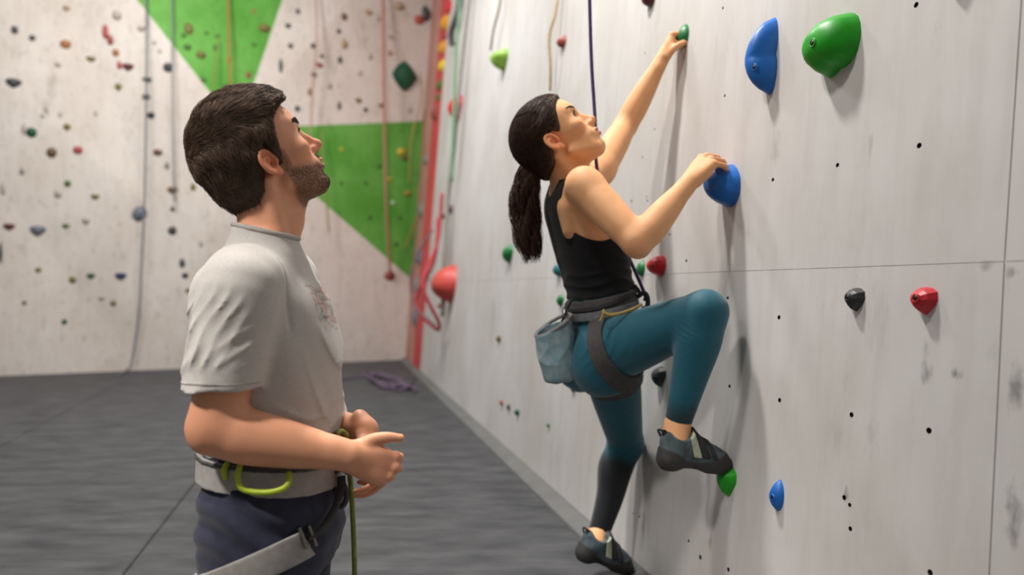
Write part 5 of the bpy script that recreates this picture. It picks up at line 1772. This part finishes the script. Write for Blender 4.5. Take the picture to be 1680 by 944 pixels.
# leggings
glutes = [limb([TW.p(-.040, -.078, -.035), TW.p(-.040, -.078, -.03)], [.100, .100], 1), limb([TW.p(-.040, .078, -.035), TW.p(-.040, .078, -.03)], [.100, .100], 1)]
g = Grid(ramp(.08, .74, .0042), ramp(2.34, 3.32, .0046), ramp(.10, 1.06, .0044))
g.apply(torso_w, .01, grow=.003)
for q in glutes: g.apply(q, .03)
for q in legR: g.apply(q, .025)
for q in legL: g.apply(q, .025)
X = g.all_pts()
a, l, u = TW.loc(*X)
g.d = np.maximum(g.d, np.where(np.abs(l) < .25, u - .212, -1) * 1.0).astype(np.float32)
def past(pt, n):   # cut the leg beyond the cuff
    n = unit(n)
    return (X[0] - pt[0]) * n[0] + (X[1] - pt[1]) * n[1] + (X[2] - pt[2]) * n[2]
for K, A in ((KR, AR), (KL, AL)):
    cuff = A + (K - A) * .03
    nearleg = np.sqrt((X[0] - A[0]) ** 2 + (X[1] - A[1]) ** 2 + (X[2] - A[2]) ** 2) < .14
    g.d = np.where(nearleg, np.maximum(g.d, past(cuff, A - K)), g.d).astype(np.float32)
# creases: behind the bent knee, seat
kc = P(1122, 548, 2.42)
w = np.exp(-(((X[0] - kc[0]) / .045) ** 2 + ((X[1] - kc[1]) / .06) ** 2 + ((X[2] - kc[2]) / .035) ** 2))
g.d = g.d - (.0045 * w * fold((X[0] - kc[0]) * 260 + (X[2] - kc[2]) * 330 + 2 * np.sin((X[0] - X[2]) * 40))).astype(np.float32)
sc_ = P(985, 560, 2.66)
w = np.exp(-(((X[0] - sc_[0]) / .07) ** 2 + ((X[1] - sc_[1]) / .10) ** 2 + ((X[2] - sc_[2]) / .07) ** 2))
g.d = g.d - (.0065 * w * fold((X[0] - sc_[0]) * 190 - (X[2] - sc_[2]) * 110 + 1.4 * np.sin(X[2] * 50))).astype(np.float32)
for K, A in ((KR, AR), (KL, AL)):
    w = np.exp(-(((X[0] - A[0]) / .07) ** 2 + ((X[1] - A[1]) / .07) ** 2 + ((X[2] - A[2] - .03) / .03) ** 2))
    g.d = g.d - (.0035 * w * fold(X[2] * 330 + 20 * X[0] + np.sin(X[0] * 60))).astype(np.float32)
v4, f4 = g.mesh(3)
tights = mesh_obj("leggings", v4, f4, M_TIGHTS, woman)
col = np.tile(np.array(srgb(15, 88, 106)), (len(v4), 1))
def seg_t(p, A, B):
    d = B - A
    return ((p - A) @ d) / np.dot(d, d), np.linalg.norm(p - A - np.clip(((p - A) @ d) / np.dot(d, d), 0, 1)[:, None] * d, axis=1)
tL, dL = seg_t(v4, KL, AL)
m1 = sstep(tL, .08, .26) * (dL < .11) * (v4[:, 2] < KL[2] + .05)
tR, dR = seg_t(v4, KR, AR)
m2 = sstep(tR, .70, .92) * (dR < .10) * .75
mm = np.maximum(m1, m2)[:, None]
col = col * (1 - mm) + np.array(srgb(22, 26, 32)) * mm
set_color(tights, col)

# harness
hw = empty("climbing_harness", TW.p(0, 0, .1)); hw.parent = woman
hw.location = Vector(TW.p(0, 0, .1)) - Vector(woman.location)
hips_w = blend_shapes([torso_w] + glutes, .03)
bn = TW.v(-.05, 0, 1)
solid("waist_belt", band(hips_w, TW.p(0, 0, .150), bn, .030, .008, .006), .0034, M_HARN, hw, 1, lo=TW.p(.02, 0, .15) - V(.19, .21, .10), hi=TW.p(.02, 0, .15) + V(.19, .21, .10))
solid("belt_padding", band(hips_w, TW.p(0, 0, .131), bn, .014, .013, .004), .0034, M_HARN2, hw, 1, lo=TW.p(.02, 0, .13) - V(.19, .21, .08), hi=TW.p(.02, 0, .13) + V(.19, .21, .08))
solid("buckle_strap", band(hips_w, TW.p(0, 0, .166), TW.v(-.16, -.05, 1), .008, .017, .003), .0030, M_STRAPD, hw, 1, lo=TW.p(.02, 0, .16) - V(.19, .21, .08), hi=TW.p(.02, 0, .16) + V(.19, .21, .08))
ax = unit(KR - HR)
lcn = unit(ax + V(.15, 0, .10)); lcp = P(1012, 577, 2.70)
thigh_w = blend_shapes([legR[0], torso_w] + glutes[:1], .03)
solid("leg_loop", band(thigh_w, lcp, lcn, .030, .006, .0055), .0034, M_HARN, hw, 1, lo=lcp - V(.12, .22, .15), hi=lcp + V(.12, .16, .15))
lcp2 = HL + (KL - HL) * .16
solid("leg_loop", band(legL[0], lcp2, unit(KL - HL), .026, .006, .005), .0045, M_HARN, hw, 1, lo=lcp2 - V(.16, .16, .14), hi=lcp2 + V(.16, .16, .14))
loop_part([(988, 511), (1000, 517), (1020, 514), (1042, 506), (1052, 500)], [2.60, 2.595, 2.60, 2.63, 2.66], .0055, "gear_loop", M_OCHRE, hw)
loop_part([(991, 508), (988, 520), (984, 527)], [2.60, 2.595, 2.595], .0055, "ochre_tab", M_OCHRE, hw, flat=.6)
loop_part([(1046, 487), (1056, 481), (1062, 488), (1062, 503), (1054, 507)], [2.75, 2.74, 2.74, 2.74, 2.75], .008, "tie_in_loop", M_STRAPD, hw)
loop_part([(1040, 468), (1047, 476), (1050, 484)], 2.75, .006, "waist_cord", M_STRAPD, hw)

# climbing shoes
def climbing_shoe(F, label, tw=0.0):
    root = empty("climbing_shoe", F.o); root.parent = woman
    root.location = Vector(F.o) - Vector(woman.location)
    p = F.p
    low = limb([p(.034, 0, .034), p(.085, 0, .040), p(.135, 0, .034), p(.175, 0, .030), p(.212, 0, .020)], [.034, .030, .036, .037, .021], 5)
    heel = limb([p(.030, 0, .036), p(.026, 0, .066), p(.018, 0, .088)], [.034, .029, .022], 4)
    instep = limb([p(.072, 0, .092), p(.098, 0, .072), p(.140, 0, .052), p(.178, 0, .040)], [.034, .036, .037, .032], 5)
    ankle = limb([p(.050, 0, .070), p(.058, 0, .100)], [.037, .034], 1)
    whole = blend_shapes([low, heel, instep, ankle], .022)
    def shaped(x, y, z, gr=0.0):
        d = whole.f(x, y, z) - gr
        a, l, u = F.loc(x, y, z)
        arch = np.sqrt(((a - .095) / .050) ** 2 + ((u + .012) / .022) ** 2) - 1
        d = np.maximum(d, -arch * .018)
        d = np.maximum(d, -(u - .0) + np.where(a > .14, .0, -.0))
        op = np.sqrt(((a - .052) / .036) ** 2 + ((u - .132) / .040) ** 2) - 1
        d = np.maximum(d, -op * .03)
        return d
    lim = lambda a: np.interp(a, [0, .03, .07, .11, .15, .19, .23], [.066, .058, .034, .030, .042, .062, .075])
    def upper(x, y, z):
        return shaped(x, y, z)
    def rubber(x, y, z):
        a, l, u = F.loc(x, y, z)
        return np.maximum(shaped(x, y, z, .0022), u - lim(a))
    def strap(a0, a1, gr, umin):
        def f_(x, y, z):
            a, l, u = F.loc(x, y, z)
            b_ = a + .35 * (u - .06)
            return np.maximum(np.maximum(shaped(x, y, z, gr), np.abs(b_ - (a0 + a1) / 2) - (a1 - a0) / 2), umin - u)
        return f_
    lo = np.min([p(i, j, k) for i in (-.02, .24) for j in (-.05, .05) for k in (-.01, .14)], 0)
    hi = np.max([p(i, j, k) for i in (-.02, .24) for j in (-.05, .05) for k in (-.01, .14)], 0)
    mk = lambda nm, fn, mt, st=.0028: solid(nm, Shape(fn, lo, hi), st, mt, root, 1)
    mk("shoe_upper", upper, M_UPPER)
    mk("rubber_sole", rubber, M_RUB)
    mk("pale_strap", strap(.086, .108, .0046, .046), M_STRAPL)
    mk("black_strap", strap(.112, .134, .0050, .046), M_STRAPD)
    mk("black_strap", strap(.140, .156, .0046, .044), M_STRAPD)
    for dx, q in ((-.004, .006), (.002, -.006)):
        vv, ff_ = tube(catmull([p(.012 + dx, q, .085), p(.000 + dx, q, .100), p(-.006 + dx, q * 1.4, .112), p(.004 + dx, q, .112), p(.012, q, .100)], 5), .0035, 6)
        mesh_obj("pull_tab", vv, ff_, M_STRAPD, root)
    vv, ff_ = tube(catmull([p(.098, .012, .108), p(.108, .014, .116), p(.118, .013, .108)], 5), .003, 6)
    mesh_obj("pull_tab", vv, ff_, M_STRAPD, root)
    return root
climbing_shoe(FSR, "r")
climbing_shoe(FSL, "l")

# chalk bag hanging behind her
cb0, cb1 = P(907, 533, 2.76), P(919, 612, 2.76)
M_BAG = mat("blue_grey_chalky_canvas", srgb(104, 138, 148), 0.9, 0.35, 30, 0.3, 300, color2=srgb(150, 166, 172))
M_BAGRIM = mat("grey_bag_rim", srgb(132, 130, 130), 0.9, 0.25, 60, 0.3, 300)
bag = tag(empty("chalk_bag", cb1), "dusty blue chalk bag hanging behind the climber's hips", "chalk bag")
axis = unit(cb0 - cb1)
BF = Frame(cb1, (1, 0, 0), axis, 1.0); BF.u = axis; BF.f = unit(V(1, 0, 0) - axis * axis[0]); BF.l = np.cross(BF.u, BF.f)
Lb = float(np.linalg.norm(cb0 - cb1))
bagloft = loft(BF, [(-.030, 0, .040, .036, 0, .036), (-.018, 0, .056, .052, 0, .052), (.03, 0, .062, .060, 0, .060), (.09, 0, .063, .063, 0, .062), (Lb - .02, 0, .062, .064, 0, .062), (Lb + .002, 0, .060, .062, 0, .062)], 2.2, .016)
rn = unit(BF.v(-.42, -.18, 1))
def bagf(x, y, z):
    a, l, u = BF.loc(x, y, z)
    d = bagloft.f(x, y, z) - .0040 * fold(u * 60 + a * 55 + 2 * np.sin(a * 40 + l * 30)) - .003 * fold(a * 90 - u * 40 + 1 + np.sin(u * 50))
    pl = (x - cb0[0]) * rn[0] + (y - cb0[1]) * rn[1] + (z - cb0[2]) * rn[2]
    d = np.maximum(d, pl)
    hol = np.sqrt(a * a + l * l) - .054
    return np.maximum(d, -np.maximum(hol, .045 - u))
solid("bag_body", Shape(bagf, bagloft.lo, bagloft.hi), .0032, M_BAG, bag, 1)
e1 = unit(np.cross(rn, V(0, 1, 0))); e1 = e1 if e1[0] > 0 else -e1; e2 = np.cross(rn, e1)
vv, ff_ = tube(np.array([cb0 - rn * .003 + e1 * .066 * math.cos(t) + e2 * .063 * math.sin(t) for t in np.linspace(0, 2 * np.pi, 41)]), .0065, 8)
mesh_obj("bag_rim", vv, ff_, M_BAGRIM, bag)
vv, ff_ = tube(catmull([P(922, 527, 2.735), P(927, 518, 2.72), P(930, 508, 2.715), P(934, 500, 2.72), P(938, 493, 2.73)], 6), .005, 8, .5)
mesh_obj("hanging_strap", vv, ff_, M_STRAPD, bag)
ring_c = P(927, 512, 2.712)
vv, ff_ = tube(np.array([ring_c + V(math.cos(t) * .008, 0, math.sin(t) * .016) for t in np.linspace(0, 2 * np.pi, 21)]), .0022, 6)
mesh_obj("clip", vv, ff_, M_METAL, bag)

# the purple top rope
rope([P(966, -60, 2.875), P(970, 90, 2.87), P(976, 190, 2.865), P(981, 285, 2.862), P(1014, 380, 2.87), P(1056, 478, 2.80), P(1058, 492, 2.765)], .0062, (74, 54, 110),
     "taut purple climbing rope running up past the climber's face", n=10)
